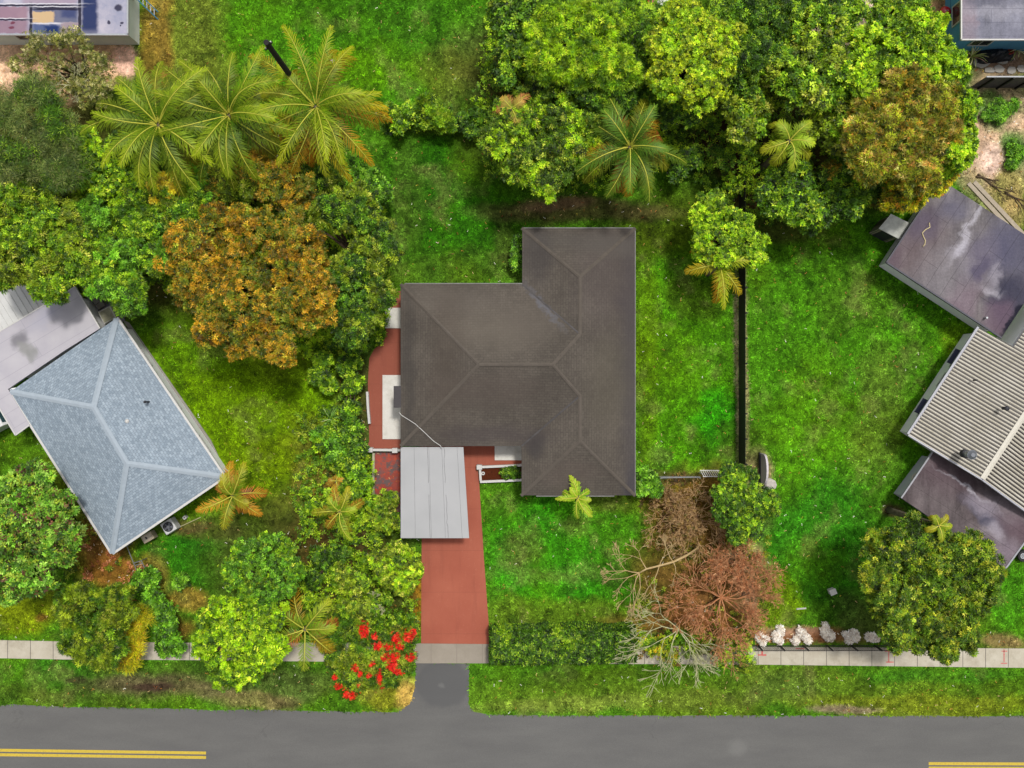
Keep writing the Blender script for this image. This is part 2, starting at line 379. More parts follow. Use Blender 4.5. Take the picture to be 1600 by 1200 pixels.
t = NT('asphalt', .9, .25); v = t.co()
n1 = t.noise(t.co(scale=(.25, 1, 1)), .9, 5, .55); n2 = t.noise(v, 60, 2, .8); n3 = t.noise(v, 14, 4, .7)
c = t.ramp(n1, [(.3, C4(108,107,106)), (.7, C4(118,117,115))])
c = t.mix(1, c, t.ramp(n2, [(.25, .72), (.75, 1.24)]), 'MULTIPLY'); c = t.mix(1, c, t.ramp(n3, [(.3, .93), (.7, 1.07)]), 'MULTIPLY')
wv = t.warp(v, .35, 5.0); vo = t.n('ShaderNodeTexVoronoi', feature='DISTANCE_TO_EDGE'); vo.inputs['Scale'].default_value = .10; t.l(wv, vo.inputs['Vector'])
crk = t.ramp(vo.outputs['Distance'], [(.0, 1.0), (.0022, 0.0)])
c = t.mix(t.math('MULTIPLY', crk, t.ramp(t.noise(v, .4, 2), [(.5, 0.0), (.7, .35)])), c, C4(70,69,68))
ap = t.stain(c, t.warp(v, 1.5, .6), *X(692,1068), 1.75, 1.55, 0, C4(96,96,97), .15, .75)
c = ap
for (sx, sy, a, b_) in ((690,1072,.18,.14),(1152,1168,.5,.5),(410,1115,1.0,.25),(985,1180,.5,.15),(200,1122,1.6,.3)):
    c = t.stain(c, t.warp(v, 2, .4), *X(sx, sy), a, b_, 0, C4(150,149,146) if sx in (690,1152) else C4(100,99,98), .6, .25)
t.col(c); t.bump(n2, .35, .01); M_ASPH = t.m
m = MB(); m.sheet(road_poly, .006); struct(m.build('road', M_ASPH))

t = NT('yellow_paint', .7, .3); v = t.co(); c = t.ramp(t.noise(v, 9, 5, .7), [(.28, C4(150,140,90)), (.42, C4(214,184,62)), (.8, C4(232,204,84))]); t.col(c); M_YEL = t.m
def strip(x1, y1, x2, y2, wpx):
    (ax, ay), (bx, by) = X(x1, y1), X(x2, y2); h = wpx*SC/2; return [(ax, ay-h), (bx, by-h), (bx, by+h), (ax, ay+h)]
m = MB(); m.sheet(strip(-900, 1160, 322, 1176.5, 4.6), .011); m.sheet(strip(-900, 1167, 322, 1183.5, 4.6), .011)
m.sheet(strip(1451, 1193, 2600, 1197, 4.6), .011); m.sheet(strip(1451, 1200, 2600, 1204, 4.6), .011)
struct(m.build('road_marking', M_YEL))

def m_red(name, a, b, worn=False):
    t = NT(name, .75, .3); v = t.co(); n = t.noise(v, .5, 4, .5)
    c = t.ramp(n, [(.3, C4(*a)), (.7, C4(*b))]); n2 = t.noise(t.warp(v, 3, .3), 7, 5, .7)
    c = t.mix(t.ramp(n2, [(.58, 0.0), (.75, .34)]), c, C4(205,140,118)); c = t.mix(t.ramp(t.noise(t.co(scale=(2.2, .25, 1)), 1, 5, .7), [(.52, 0.0), (.72, .28)]), c, C4(130,62,48)); c = t.mix(1, c, t.ramp(t.noise(v, 45, 2), [(.3, .93), (.7, 1.06)]), 'MULTIPLY')
    if worn:
        c = t.mix(t.ramp(t.noise(v, 1.6, 4), [(.45, 0.0), (.55, .9)]), c, C4(104,92,92)); c = t.mix(t.ramp(t.noise(v, 5, 4), [(.55, 0.0), (.62, .7)]), c, C4(205,82,44))
    else:
        br = t.n('ShaderNodeTexBrick', **{'Scale': 1.0, 'Mortar Size': .012, 'Brick Width': 40.0, 'Row Height': 2.6}); t.l(v, br.inputs['Vector'])
        c = t.mix(t.math('MULTIPLY', br.outputs['Fac'], .35), c, C4(120,60,45))
    t.col(c); t.bump(n2, .15, .01); return t.m
M_RED = m_red('red_paving', (172,90,68), (184,102,78)); M_RED2 = m_red('red_patio_paint', (160,84,64), (168,92,70)); M_RED3 = m_red('worn_red_paving', (150,60,48), (178,84,70), True)
m = MB(); m.prism(DRIVE, 0, .045); struct(m.build('driveway', M_RED))
m = MB(); m.prism(PATIO, 0, .05); struct(m.build('patio', M_RED2))
m = MB(); m.prism(SIDE, 0, .03); struct(m.build('side_path', M_RED3))

def m_conc(name, a, b, jx=None, joint=C4(110,104,96), stain=(150,140,118)):
    t = NT(name, .85, .25); v = t.co()
    c = t.ramp(t.noise(v, 1.3, 6, .65), [(.3, C4(*a)), (.7, C4(*b))]); c = t.mix(1, c, t.ramp(t.noise(v, 30, 3, .7), [(.3, .9), (.7, 1.08)]), 'MULTIPLY')
    c = t.mix(t.ramp(t.noise(t.warp(v, 1, .8), .9, 6, .75), [(.5, 0.0), (.7, .5)]), c, C4(*stain))
    if jx:
        br = t.n('ShaderNodeTexBrick', offset=0.0, **{'Scale': 1.0, 'Mortar Size': .022, 'Brick Width': jx, 'Row Height': 40.0, 'Mortar Smooth': .3})
        mp = t.n('ShaderNodeMapping'); t.l(v, mp.inputs[0]); mp.inputs['Location'].default_value = (.25, 20, 0); t.l(mp.outputs[0], br.inputs['Vector'])
        c = t.mix(br.outputs['Fac'], c, joint)
    t.col(c); t.bump(t.noise(v, 20, 4), .2, .01); return t.m
M_WALK = m_conc('sidewalk_concrete', (196,186,166), (216,208,190), 1.42); M_WALKM = m_conc('apron_concrete', (160,150,136), (172,162,148), 1.6, C4(150,140,128), (150,140,125))
M_SLAB = m_conc('pale_slab', (236,232,222), (250,247,240), None, stain=(178,170,155)); M_CONC = m_conc('grey_concrete', (150,146,140), (180,176,170))
m = MB(); m.prism(WALKL, 0, .06); struct(m.build('sidewalk', M_WALK))
m = MB(); m.prism(WALKR, 0, .06); struct(m.build('sidewalk', M_WALK))
m = MB(); m.prism(WALKM, 0, .064); struct(m.build('driveway_apron', M_WALKM))
t = NT('pink_marking_paint', .8, .2); c = t.ramp(t.noise(t.co(), 12, 4, .7), [(.35, C4(205,150,140)), (.6, C4(226,92,92))]); t.col(c); M_PINK = t.m
m = MB()
for a in ((1388,1016,1388,1034,1.6,0),(1384,1034,1396,1034,0,1.6),(1382,1017,1390,1017,0,1.4),(1568,1014,1568,1034,1.6,0),(1563,1036,1573,1036,0,1.4),(1564,1017,1573,1017,0,1.4),(1184,1023,1197,1023,0,2.4),(1190,1017,1191,1022,2,0),(1243,1013,1256,1013,0,1.6)):
    x1, y1, x2, y2, wx_, wy_ = a; (ax, ay), (bx, by) = X(x1, y1), X(x2, y2)
    m.sheet([(ax-wx_*SC/2, by-wy_*SC/2), (bx+wx_*SC/2, by-wy_*SC/2), (bx+wx_*SC/2, ay+wy_*SC/2), (ax-wx_*SC/2, ay+wy_*SC/2)], .066)
struct(m.build('utility_marking', M_PINK))
# white slabs on the patio and porch
for px0, py0, px1, py1, nm in ((602,481,640,513,'a'),(598,586,640,686,'b'),(773,690,816,719,'c')):
    (ax, ay), (bx, by) = X(px0, py0), X(px1, py1)
    m = MB(); m.prism([(ax, ay), (bx, ay), (bx, by), (ax, by)], .046, .12); struct(m.build('slab', M_SLAB, bevel=.01))

# ------------------------------------------------------------------ houses
def m_shingle(name, a, b, mortar, bw, rh, stain=None, stain2=None, var=1.0, streak=.0):
    t = NT(name, .9, .2); uv = t.co('UV'); v = t.co()
    br = t.n('ShaderNodeTexBrick', offset=.5, **{'Scale': 1.0, 'Mortar Size': rh*.10, 'Mortar Smooth': .4, 'Brick Width': bw, 'Row Height': rh, 'Bias': 0.0})
    t.l(uv, br.inputs['Vector']); br.inputs['Color1'].default_value = C4(*a); br.inputs['Color2'].default_value = C4(*b); br.inputs['Mortar'].default_value = C4(*mortar)
    c = br.outputs['Color']
    st = t.noise(t.co('UV', scale=(6, .35, 1)), 1.0, 4, .7); c = t.mix(1, c, t.ramp(st, [(.3, 1-streak), (.7, 1+streak)]), 'MULTIPLY')
    big = t.noise(v, .35, 5, .6); c = t.mix(1, c, t.ramp(big, [(.3, 1-.16*var), (.7, 1+.16*var)]), 'MULTIPLY')
    c = t.mix(1, c, t.ramp(t.noise(v, 9, 4, .85), [(.3, .80), (.7, 1.20)]), 'MULTIPLY')
    return t, c, v, br
def stretch_uv_fix(): pass

def fascia_strip(mb, poly, z0, z1, outset=.02):
    mb.prism(poly, z0, z1)

def ridge_caps(mb, lines, wd, lift=.05):
    for a, b in lines:
        a = Vector(a); b = Vector(b); d = (b-a).normalized(); s_ = Vector((-d.y, d.x, 0)).normalized()*wd/2
        n = max(1, int((b-a).length/.33)); 
        for k in range(n):
            p = a+(b-a)*(k/n); q = a+(b-a)*((k+1.12)/n)
            drop = Vector((0, 0, -wd*.16)); u0 = Vector((0, 0, lift+.012)); u1 = Vector((0, 0, lift))
            mb.add([p-s_+drop+u0, p+u0, p+s_+drop+u0, q-s_+drop+u1, q+u1, q+s_+drop+u1, p-s_+drop+u0-Vector((0,0,.05)), p+s_+drop+u0-Vector((0,0,.05))],
                   [(0,3,4,1), (1,4,5,2), (0,1,2,7,6)])

M_WHITE = m_plain('white_stucco', (240,240,240), .03, 2, .8, k=1.12); M_TRIM = m_plain('white_trim', (222,220,216), .06, 6, .5)
M_GLASS = m_plain('window_glass', (52,60,66), .3, 2, .08, spec=.8, bump=0); M_DOOR = m_plain('door_paint', (120,70,48), .1, 4, .5)
M_DARK = m_plain('dark_grey_paint', (58,58,64), .15, 5, .6); M_ALU = m_plain('aluminium', (190,194,198), .06, 6, .35, metal=.6)
def window(parent, off, c, ang, wd=1.2, ht=1.1, name='window'):
    """c on the wall face, ang = outward direction of wall"""
    d = Vector((math.cos(ang), math.sin(ang), 0)); s_ = Vector((-d.y, d.x, 0)); c = Vector(c)
    m = MB(off)
    for k in (-1, 1):
        m.bar(c+s_*k*wd/2-Vector((0,0,ht/2+.04)), c+s_*k*wd/2+Vector((0,0,ht/2+.04)), .08, .09)
        m.bar(c-s_*(wd/2-.04)+Vector((0,0,k*ht/2)), c+s_*(wd/2-.04)+Vector((0,0,k*ht/2)), .10, .08)
    m.bar(c-Vector((0,0,ht/2-.04)), c+Vector((0,0,ht/2-.04)), .04, .05)
    f = m.build(name, M_TRIM, parent)
    g = MB(off); g.bar(c-s_*(wd/2-.03)+d*.012, c+s_*(wd/2-.03)+d*.012, .02, ht-.06); g.build('pane', M_GLASS, f)
    return f

# --- main house, dark brown hip roof
def main_house():
    e = 2.8; k = SC*(H-e)/H; sl_ = .36
    base = (X(860, 570)[0], X(860, 570)[1], 0)
    root = thing('house', 'large house with dark brown shingled hip roof beside the red driveway', 'house', base)
    def P(px, py, hp=0.0): return ((px-800)*k, (600-py)*k, e+hp*k*sl_)
    A = P(626,444); B = P(816,444); Cc = P(816,357); Dd = P(992,357); E = P(992,774); F_ = P(815,774); G = P(815,697); Hh = P(626,697)
    P1 = P(750,570.5,126); P2 = P(862,570.5,126); Q1 = P(904,436,88); Q2 = P(904,524,88); Q3 = P(904,618,88); Q4 = P(904,687,88)
    off = Vector(base)
    V = [A,B,Cc,Dd,E,F_,G,Hh,P1,P2,Q1,Q2,Q3,Q4]
    fac = [(2,3,10),(1,2,10,11),(0,1,11,9,8),(7,0,8),(6,7,8,9,12),(5,6,12,13),(4,5,13),(3,4,13,12,9,11,10)]
    fac = [f[::-1] for f in fac]
    m = MB(base); m.add(V, fac)
    # fascia and soffit
    out = [0,1,2,3,4,5,6,7]; n = 8; bot = [(p[0], p[1], e-.18) for p in V[:8]]
    m.add([V[i] for i in out]+bot, [(i, n+i, n+(i+1) % n, (i+1) % n) for i in range(n)]+[tuple(range(n, 2*n))])
    t, c, v, br = m_shingle('brown_shingles', (101,94,86), (93,86,79), (86,79,73), .30, .16, streak=.07, var=1.3)
    wv = t.warp(v, .6, 1.2)
    def st(px, py, rx, ry, col, amt, soft=.7):
        nonlocal c; q = P(px, py); c = t.stain(c, wv, q[0]-off.x, q[1]-off.y, rx, ry, 0, C4(*col), soft, amt)
    for a in ((985,560,.7,8,(70,66,72),.6),(945,440,1.8,3,(92,82,82),.4),(700,470,3,.8,(112,104,96),.45),(770,520,2.5,1.2,(116,108,98),.5),(830,500,1.6,1.2,(108,100,92),.4),(700,560,1.0,4,(88,78,70),.4),(840,400,.8,1.6,(70,66,68),.5),
              (950,600,1.3,3,(98,92,80),.45),(760,610,3,1.0,(92,82,76),.5),(770,680,3,.5,(78,70,72),.5),(836,694,.5,.6,(66,62,64),.6),(990,760,.5,1.5,(66,64,72),.6),(890,740,1.6,.8,(98,86,80),.4),(640,600,.35,5,(70,66,64),.5),(960,385,1.5,.7,(104,98,92),.4),(900,380,3,.5,(94,90,86),.4)):
        st(*a[:2], *a[2:4], a[4], a[5])
    # bluish weathering at the upper valley
    q = P(848,478); c = t.stain(c, t.warp(v, 3, .9), q[0]-off.x, q[1]-off.y, 1.4, .16, -math.pi/4-.1, C4(118,122,136), .9, .45)
    t.col(c); t.bump(br.outputs['Fac'], -.25, .01)
    roof = m.build('roof', t.m, root, facet_uv=True)
    m = MB(base)
    ridge_caps(m, [(A,P1),(Hh,P1),(P1,P2),(P2,Q2),(P2,Q3),(Q2,Q1),(Q3,Q4),(Q1,Cc),(Q1,Dd),(Q4,F_),(Q4,E)], .20, .04)
    m.build('ridge_cap', m_plain('ridge_shingle', (100,92,84), .12, 3, .9), roof)
    # bluish weathered valley flashing
    for a, b in ((B,Q2),(G,Q3)):
        m = MB(base)
        a = Vector(a); b = Vector(b); d = (b-a).normalized(); s_ = Vector((-d.y, d.x, 0)).normalized()*.05
        m.add([a-s_+Vector((0,0,.03)), b-s_+Vector((0,0,.03)), b+s_+Vector((0,0,.03)), a+s_+Vector((0,0,.03))], [(0,1,2,3)])
        m.build('valley_flashing', m_plain('valley_metal', (84,80,80), .3, 2, .7), roof)
    # pale drip edge pieces
    m = MB(base)
    def edge(x1, y1, x2, y2, ox=0, oy=0):
        a = P(x1, y1); b = P(x2, y2); m.bar((a[0]+ox, a[1]+oy, e-.06), (b[0]+ox, b[1]+oy, e-.06), .06, .10)
    edge(838,774,960,774,0,-.045); edge(632,444,816,444,0,.04); edge(816,357,992,357,0,.04); edge(992,360,992,774,.02,0)
    m.build('gutter', m_plain('weathered_gutter', (128,126,122), .25, 2, .6), roof)
    # roof bump-out over the side door
    m = MB(base); a = P(615,603); b = P(630,637)
    m.box(((a[0]+b[0])/2, (a[1]+b[1])/2, e-.06), (b[0]-a[0], a[1]-b[1], .14)); m.build('eave_extension', m_plain('slate_felt', (72,68,70), .12, 5), root)
    # walls
    i = .42
    wp = [(A[0]+i, A[1]-i), (B[0]+i, B[1]-i), (Cc[0]+i, Cc[1]-i), (Dd[0]-i, Dd[1]-i), (E[0]-i, E[1]+i), (F_[0]+i, F_[1]+i), (G[0]+i, G[1]+i), (Hh[0]+i, Hh[1]+i)]
    m = MB(base); m.prism(wp, 0, e-.185); wall = m.build('wall', M_WHITE, root)
    for c_, ang in (((wp[7][0]-.01, P(0,500)[1], 1.6), math.pi), ((P(700,0)[0], wp[0][1]+.01, 1.6), math.pi/2), ((P(905,0)[0], wp[3][1]+.01, 1.6), math.pi/2), ((wp[3][0]+.01, P(0,450)[1], 1.6), 0), ((wp[3][0]+.01, P(0,560)[1], 1.6), 0), ((wp[3][0]+.01, P(0,680)[1], 1.6), 0), ((P(870,0)[0], wp[4][1]-.01, 1.6), -math.pi/2), ((P(940,0)[0], wp[4][1]-.01, 1.6), -math.pi/2), ((P(700,0)[0], wp[7][1]-.01, 1.6), -math.pi/2)):
        window(root, base, c_, ang)
    m = MB(base); m.box((P(792,0)[0], wp[7][1]-.03, 1.05), (.95, .06, 2.1)); dr = m.build('door', M_DOOR, root)
    m = MB(base); m.box((P(784,0)[0], wp[7][1]-.09, 1.0), (.05, .08, .05)); m.build('handle', M_ALU, dr)
    # service cable lying over the corner of the roof
    def zr(px, py): return e+max(0, min(px-626, 697-py))*k*sl_+.09
    pts = []
    for px, py in ((624,644),(628,649),(640,656),(650,662),(660,671),(670,681),(678,689),(688,696),(690.5,700)):
        q = P(px, py); pts.append((q[0], q[1], zr(px, py)))
    m = MB(pts[0]); m.tube(pts, .022, 6); o = m.build('cable', M_TRIM, smooth=True)
    tag(o, 'white cable draped across the corner of the dark brown roof', 'cable')
main_house()

# --- flat grey carport
def carport():
    h = 2.6; base = (*X(680, 770), 0)
    root = thing('carport', 'flat pale grey panelled carport roof over the red driveway', 'carport', base)
    poly = PP([(626,698.5),(724,698.5),(733,841),(626,841)], h)
    m = MB(base); m.prism(poly, h-.10, h)
    t = NT('grey_panel', .6, .35); v = t.co()
    c = t.ramp(t.noise(v, .4, 4, .5), [(.3, C4(176,177,179)), (.7, C4(188,188,190))])
    roof = m.build('roof', t.m, root, bevel=.01)
    c = t.mix(t.ramp(t.noise(t.co(scale=(8, .5, 1)), 1, 5, .8), [(.66, 0.0), (.74, .35)]), c, C4(150,150,150)); t.col(c)
    m = MB(base)
    for fx, wv_ in ((.215, 0), (.43, .02), (.45, 0), (.655, .0), (.69, .05), (.90, .0)):
        pts = []
        for i in range(24):
            f = i/23; x = poly[0][0]*(1-f)+poly[3][0]*f; x2 = poly[1][0]*(1-f)+poly[2][0]*f; y = poly[0][1]*(1-f)+poly[3][1]*f
            pts.append((x+(x2-x)*fx+(random.random()-.5)*wv_*1.6, y, h+.004))
        segs = [(0, 24)] if wv_ == 0 else [(0, 10), (12, 24)]
        for a, b in segs: m.tube(pts[a:b], 0.008 if wv_ == 0 else .012, 4)
    m.build('seam', m_plain('seam_grey', (152,152,154), .2, 4), roof)  # seam lines in their own grey, darker than the panels
    for px, py in ((631,835),(727,835),(631,770),(724,770)):
        q = X(px, py, h); m = MB(base); m.box((q[0]+(.1 if px < 700 else -.25), q[1]+.15, (h-.1)/2), (.1, .1, h-.1)); m.build('post', M_WHITE, root)
    m = MB(base); q0 = X(630, 835, h); q1 = X(727, 835, h); m.bar((q0[0]+.1, q0[1]+.15, h-.16), (q1[0]-.25, q1[1]+.15, h-.16), .08, .10); m.build('beam', M_WHITE, root)
carport()

# --- left house: blue grey shingle hip + flat lilac wing + ribbed awning
def left_house():
    e = 2.7; base = (*X(160, 660), 0)
    root = thing('house', 'house with pale blue-grey shingle hip roof and lilac flat wing', 'house', base)
    T_ = X3(182,497,e); Rr = X3(350,745,e); Bq = X3(175,864,e); L = X3(16,612,e); zr = 4.15
    U = X3(146,636,zr); V_ = X3(198,724,zr)
    m = MB(base); m.add([T_,Rr,Bq,L,U,V_], [(0,3,4),(3,2,5,4),(2,1,5),(1,0,4,5)])
    fs = [Vector(p) for p in (T_,Rr,Bq,L)]; lo = [(p.x, p.y, e-.17) for p in fs]
    m.add([tuple(p) for p in fs]+lo, [(i, (i+1) % 4, 4+(i+1) % 4, 4+i) for i in range(4)]+[(7,6,5,4)])
    for i, f in enumerate(m.f):      # upward facing
        pass
    t, c, v, br = m_shingle('blue_grey_shingles', (176,190,203), (144,159,173), (134,149,164), .21, .15, var=.3, streak=.04)
    t.col(c); t.bump(br.outputs['Fac'], -.2, .01)
    roof = m.build('roof', t.m, root, facet_uv=True)
    bm_flip(roof)
    m = MB(base); ridge_caps(m, [(T_,U),(L,U),(U,V_),(V_,Rr),(V_,Bq)], .34, .05)
    m.build('ridge_cap', m_plain('pale_ridge_shingle', (178,190,202), .06, 3, .9), roof)
    m = MB(base)
    for a, b in ((T_,Rr),(Rr,Bq),(Bq,L)):
        a = Vector(a); b = Vector(b); d = (b-a).normalized(); n_ = Vector((d.y, -d.x, 0))
        cx = (Vector(T_)+Vector(Bq))/2
        if (a-cx).dot(n_) < 0: n_ = -n_
        a2 = a+n_*.06; b2 = b+n_*.06; m.bar((a2.x, a2.y, e-.05), (b2.x, b2.y, e-.05), .13, .11)
    m.build('gutter', M_TRIM, roof)
    for px, py, r_, mt in ((200,658,.13,M_TRIM),(228,628,.09,M_DARK)):
        m = MB(base); q = X3(px, py, 3.6); m.tube([(q[0], q[1], 3.1), (q[0], q[1], 3.75)], r_*.6, 10); m.dome((q[0], q[1], 3.74), r_, .12); m.build('roof_vent', mt, root, smooth=False)
    # flat wing
    fw = 2.75; fl = PP([(117,448),(156,513),(100,548),(12,608),(46,664),(24,680),(-12,620),(-70,560),(-40,541)], fw)
    m = MB(base); m.prism(fl, fw-.22, fw-.012)
    t = NT('lilac_membrane', .8, .25); v = t.co()
    c = t.ramp(t.noise(v, .5, 4), [(.3, C4(188,184,194)), (.7, C4(206,202,208))])
    an = math.atan2(X(117,448)[1]-X(0,518)[1], X(117,448)[0]-X(0,518)[0])
    br = t.n('ShaderNodeTexBrick', offset=.4, **{'Scale': 1.0, 'Mortar Size': .012, 'Brick Width': 9.0, 'Row Height': .95}); t.l(t.co(rz=-an), br.inputs['Vector'])
    c = t.mix(t.math('MULTIPLY', br.outputs['Fac'], .5), c, C4(150,146,158))
    wv = t.warp(v, 1.5, .8); b0 = Vector(base)
    for px, py, rx, ry, col_, am in ((30,530,.55,.4,(112,110,118),.75),(40,545,.35,.5,(150,150,148),.8),(50,556,.35,.3,(140,142,138),.6),(80,480,1.6,.5,(176,176,196),.5)):
        q = X(px, py, fw); c = t.stain(c, wv, q[0]-b0.x, q[1]-b0.y, rx, ry, .9, C4(*col_), .6, am)
    t.col(c); fr = m.build('flat_roof', t.m, root)
    m = MB(base)
    for (a, b) in (((117,448),(156,513)),((24,680),(46,664)),((24,680),(-12,620)),((-60,553),(117,448))):
        p = X3(*a, fw); q = X3(*b, fw); m.bar((p[0], p[1], fw-.05), (q[0], q[1], fw-.05), .07, .12)
    m.build('gutter', M_TRIM, fr)
    # ribbed awning north-west
    h2 = 2.5; m = MB(base); a0 = Vector(X3(-60,553,h2)); a1 = Vector(X3(76,471,h2)); u = (a1-a0).normalized(); w2 = Vector((u.y, -u.x, 0))*-1
    if w2.y < 0: w2 = -w2
    L_ = (a1-a0).length; n = int(L_/.36)
    for i in range(n):
        p = a0+u*(i*.36); q = p+u*.34
        m.prism([(p.x, p.y), (q.x, q.y), (q.x+w2.x*1.95, q.y+w2.y*1.95), (p.x+w2.x*1.95, p.y+w2.y*1.95)], h2-.05, h2)
        m.bar((p.x, p.y, h2+.02), (p.x+w2.x*1.95, p.y+w2.y*1.95, h2+.02), .05, .05)
    for d_ in (.02, 1.97):
        p = a0+w2*d_; q = a1+w2*d_; m.bar((p.x, p.y, h2-.06), (q.x, q.y, h2-.06), .10 if d_ > 1 else .5, .09)
    m.build('awning', m_plain('white_ribbed_metal', (224,224,222), .06, 2, .4), root)
    for f_ in (.2, .6, .98):
        p = a0+u*(L_*f_)+w2*1.9; m = MB(base); m.box((p.x, p.y, 1.2), (.08, .08, 2.4)); m.build('post', M_TRIM, root)
    # walls
    def inset(pts, d_):
        c0 = Vector((sum(p[0] for p in pts)/len(pts), sum(p[1] for p in pts)/len(pts)))
        out_ = []; n = len(pts)
        for i in range(n):
            p = Vector(pts[i]); a = (Vector(pts[i-1])-p).normalized(); b = (Vector(pts[(i+1) % n])-p).normalized(); out_.append(p+(a+b)*d_)
        return [(p.x, p.y) for p in out_]
    wp = inset([T_[:2], Rr[:2], Bq[:2], L[:2]], .38)
    m = MB(base); m.prism(wp, 0, e-.175); m.build('wall', M_WHITE, root)
    fwp = PP([(110,462),(146,513),(96,546),(30,590),(-30,560)], fw); m = MB(base); m.prism(fwp, 0, fw-.225); m.build('wall', M_WHITE, root)
    fwp = PP([(-10,610),(26,605),(56,650),(26,668)], fw); m = MB(base); m.prism(fwp, 0, fw-.226); m.build('wall', M_WHITE, root)
    a = Vector(wp[0]+(1.5,)); b = Vector(wp[1]+(1.5,)); ang = math.atan2((b-a).x*-1, (b-a).y); ang = math.atan2(-(b-a).x, (b-a).y)
    nrm = Vector((-(b-a).y, (b-a).x)).normalized(); 
    if nrm.x < 0: nrm = -nrm
    ang = math.atan2(nrm.y, nrm.x)
    for f_ in (.2, .5, .8): window(root, base, tuple(a+(b-a)*f_+Vector((nrm.x, nrm.y, 0))*.01), ang)
    a = Vector(wp[1]+(1.5,)); b = Vector(wp[2]+(1.5,)); nrm = Vector((-(b-a).y, (b-a).x)).normalized()
    if nrm.y > 0: nrm = -nrm
    for f_ in (.25, .7): window(root, base, tuple(a+(b-a)*f_+Vector((nrm.x, nrm.y, 0))*.01), math.atan2(nrm.y, nrm.x))
    return an
def bm_flip(o):
    import bmesh
    b = bmesh.new(); b.from_mesh(o.data); bmesh.ops.recalc_face_normals(b, faces=b.faces[:]); b.to_mesh(o.data); b.free()
    # refresh uv with consistent normals
    me = o.data
    if me.uv_layers:
        uvl = me.uv_layers[0]
        for p in me.polygons:
            n = p.normal; hxy = Vector((n.x, n.y, 0)); dn = hxy.normalized() if hxy.length > .05 else Vector((1,0,0)); tn = Vector((-dn.y, dn.x, 0))
            for li in p.loop_indices:
                co = me.vertices[me.loops[li].vertex_index].co; uvl.data[li].uv = (co.dot(tn), co.xy.dot(dn.xy)/max(n.z, .2))
left_house()
# concrete strip along the left house
m = MB(); m.prism(PP([(192,500),(202,504),(290,630),(330,688),(354,738),(344,744)]), 0, .04); struct(m.build('path', M_CONC))
m = MB(); m.prism(PP([(128,452),(150,440),(196,500),(186,508),(166,512)]), 0, .05); struct(m.build('path', m_plain('lilac_paving', (150,148,160), .1, 2)))

# --- right house
def m_felt(name, a, b, seam, ang, stains, base, e, rowh=.98, bw=7.0):
    t = NT(name, .85, .12); v = t.co()
    c = t.ramp(t.noise(t.warp(v, 1, 1), .7, 5, .6), [(.3, C4(*a)), (.7, C4(*b))])
    br = t.n('ShaderNodeTexBrick', offset=.37, **{'Scale': 1.0, 'Mortar Size': .016, 'Mortar Smooth': .6, 'Brick Width': bw, 'Row Height': rowh}); t.l(t.warp(t.co(rz=ang), .8, .12), br.inputs['Vector'])
    sv = t.noise(t.warp(t.co(scale=(1.6, .28, 1), rz=ang), 1, .5), 1.0, 6, .65); c = t.mix(1, c, t.ramp(sv, [(.35, .62), (.5, 1.0), (.66, 1.25)]), 'MULTIPLY')
    bl = t.noise(t.warp(v, .7, 1.5), .45, 4, .5); c = t.mix(t.ramp(bl, [(.54, 0.0), (.62, .5)]), c, tuple(np.array(C(*a))*.62)+(1,))
    wv = t.warp(t.warp(v, .9, 1.3), 4, .35)
    for px, py, rx, ry, rz, col_, am, sf in stains:
        q = X(px, py, e); c = t.stain(c, wv, q[0]-base[0], q[1]-base[1], rx, ry, rz, C4(*col_), sf, am)
    c = t.mix(t.math('MULTIPLY', br.outputs['Fac'], .55), c, C4(*seam)); c = t.mix(1, c, t.ramp(t.noise(v, 8, 5, .85), [(.3, .76), (.7, 1.22)]), 'MULTIPLY')
    t.col(c); t.bump(br.outputs['Fac'], -.2, .02); return t.m
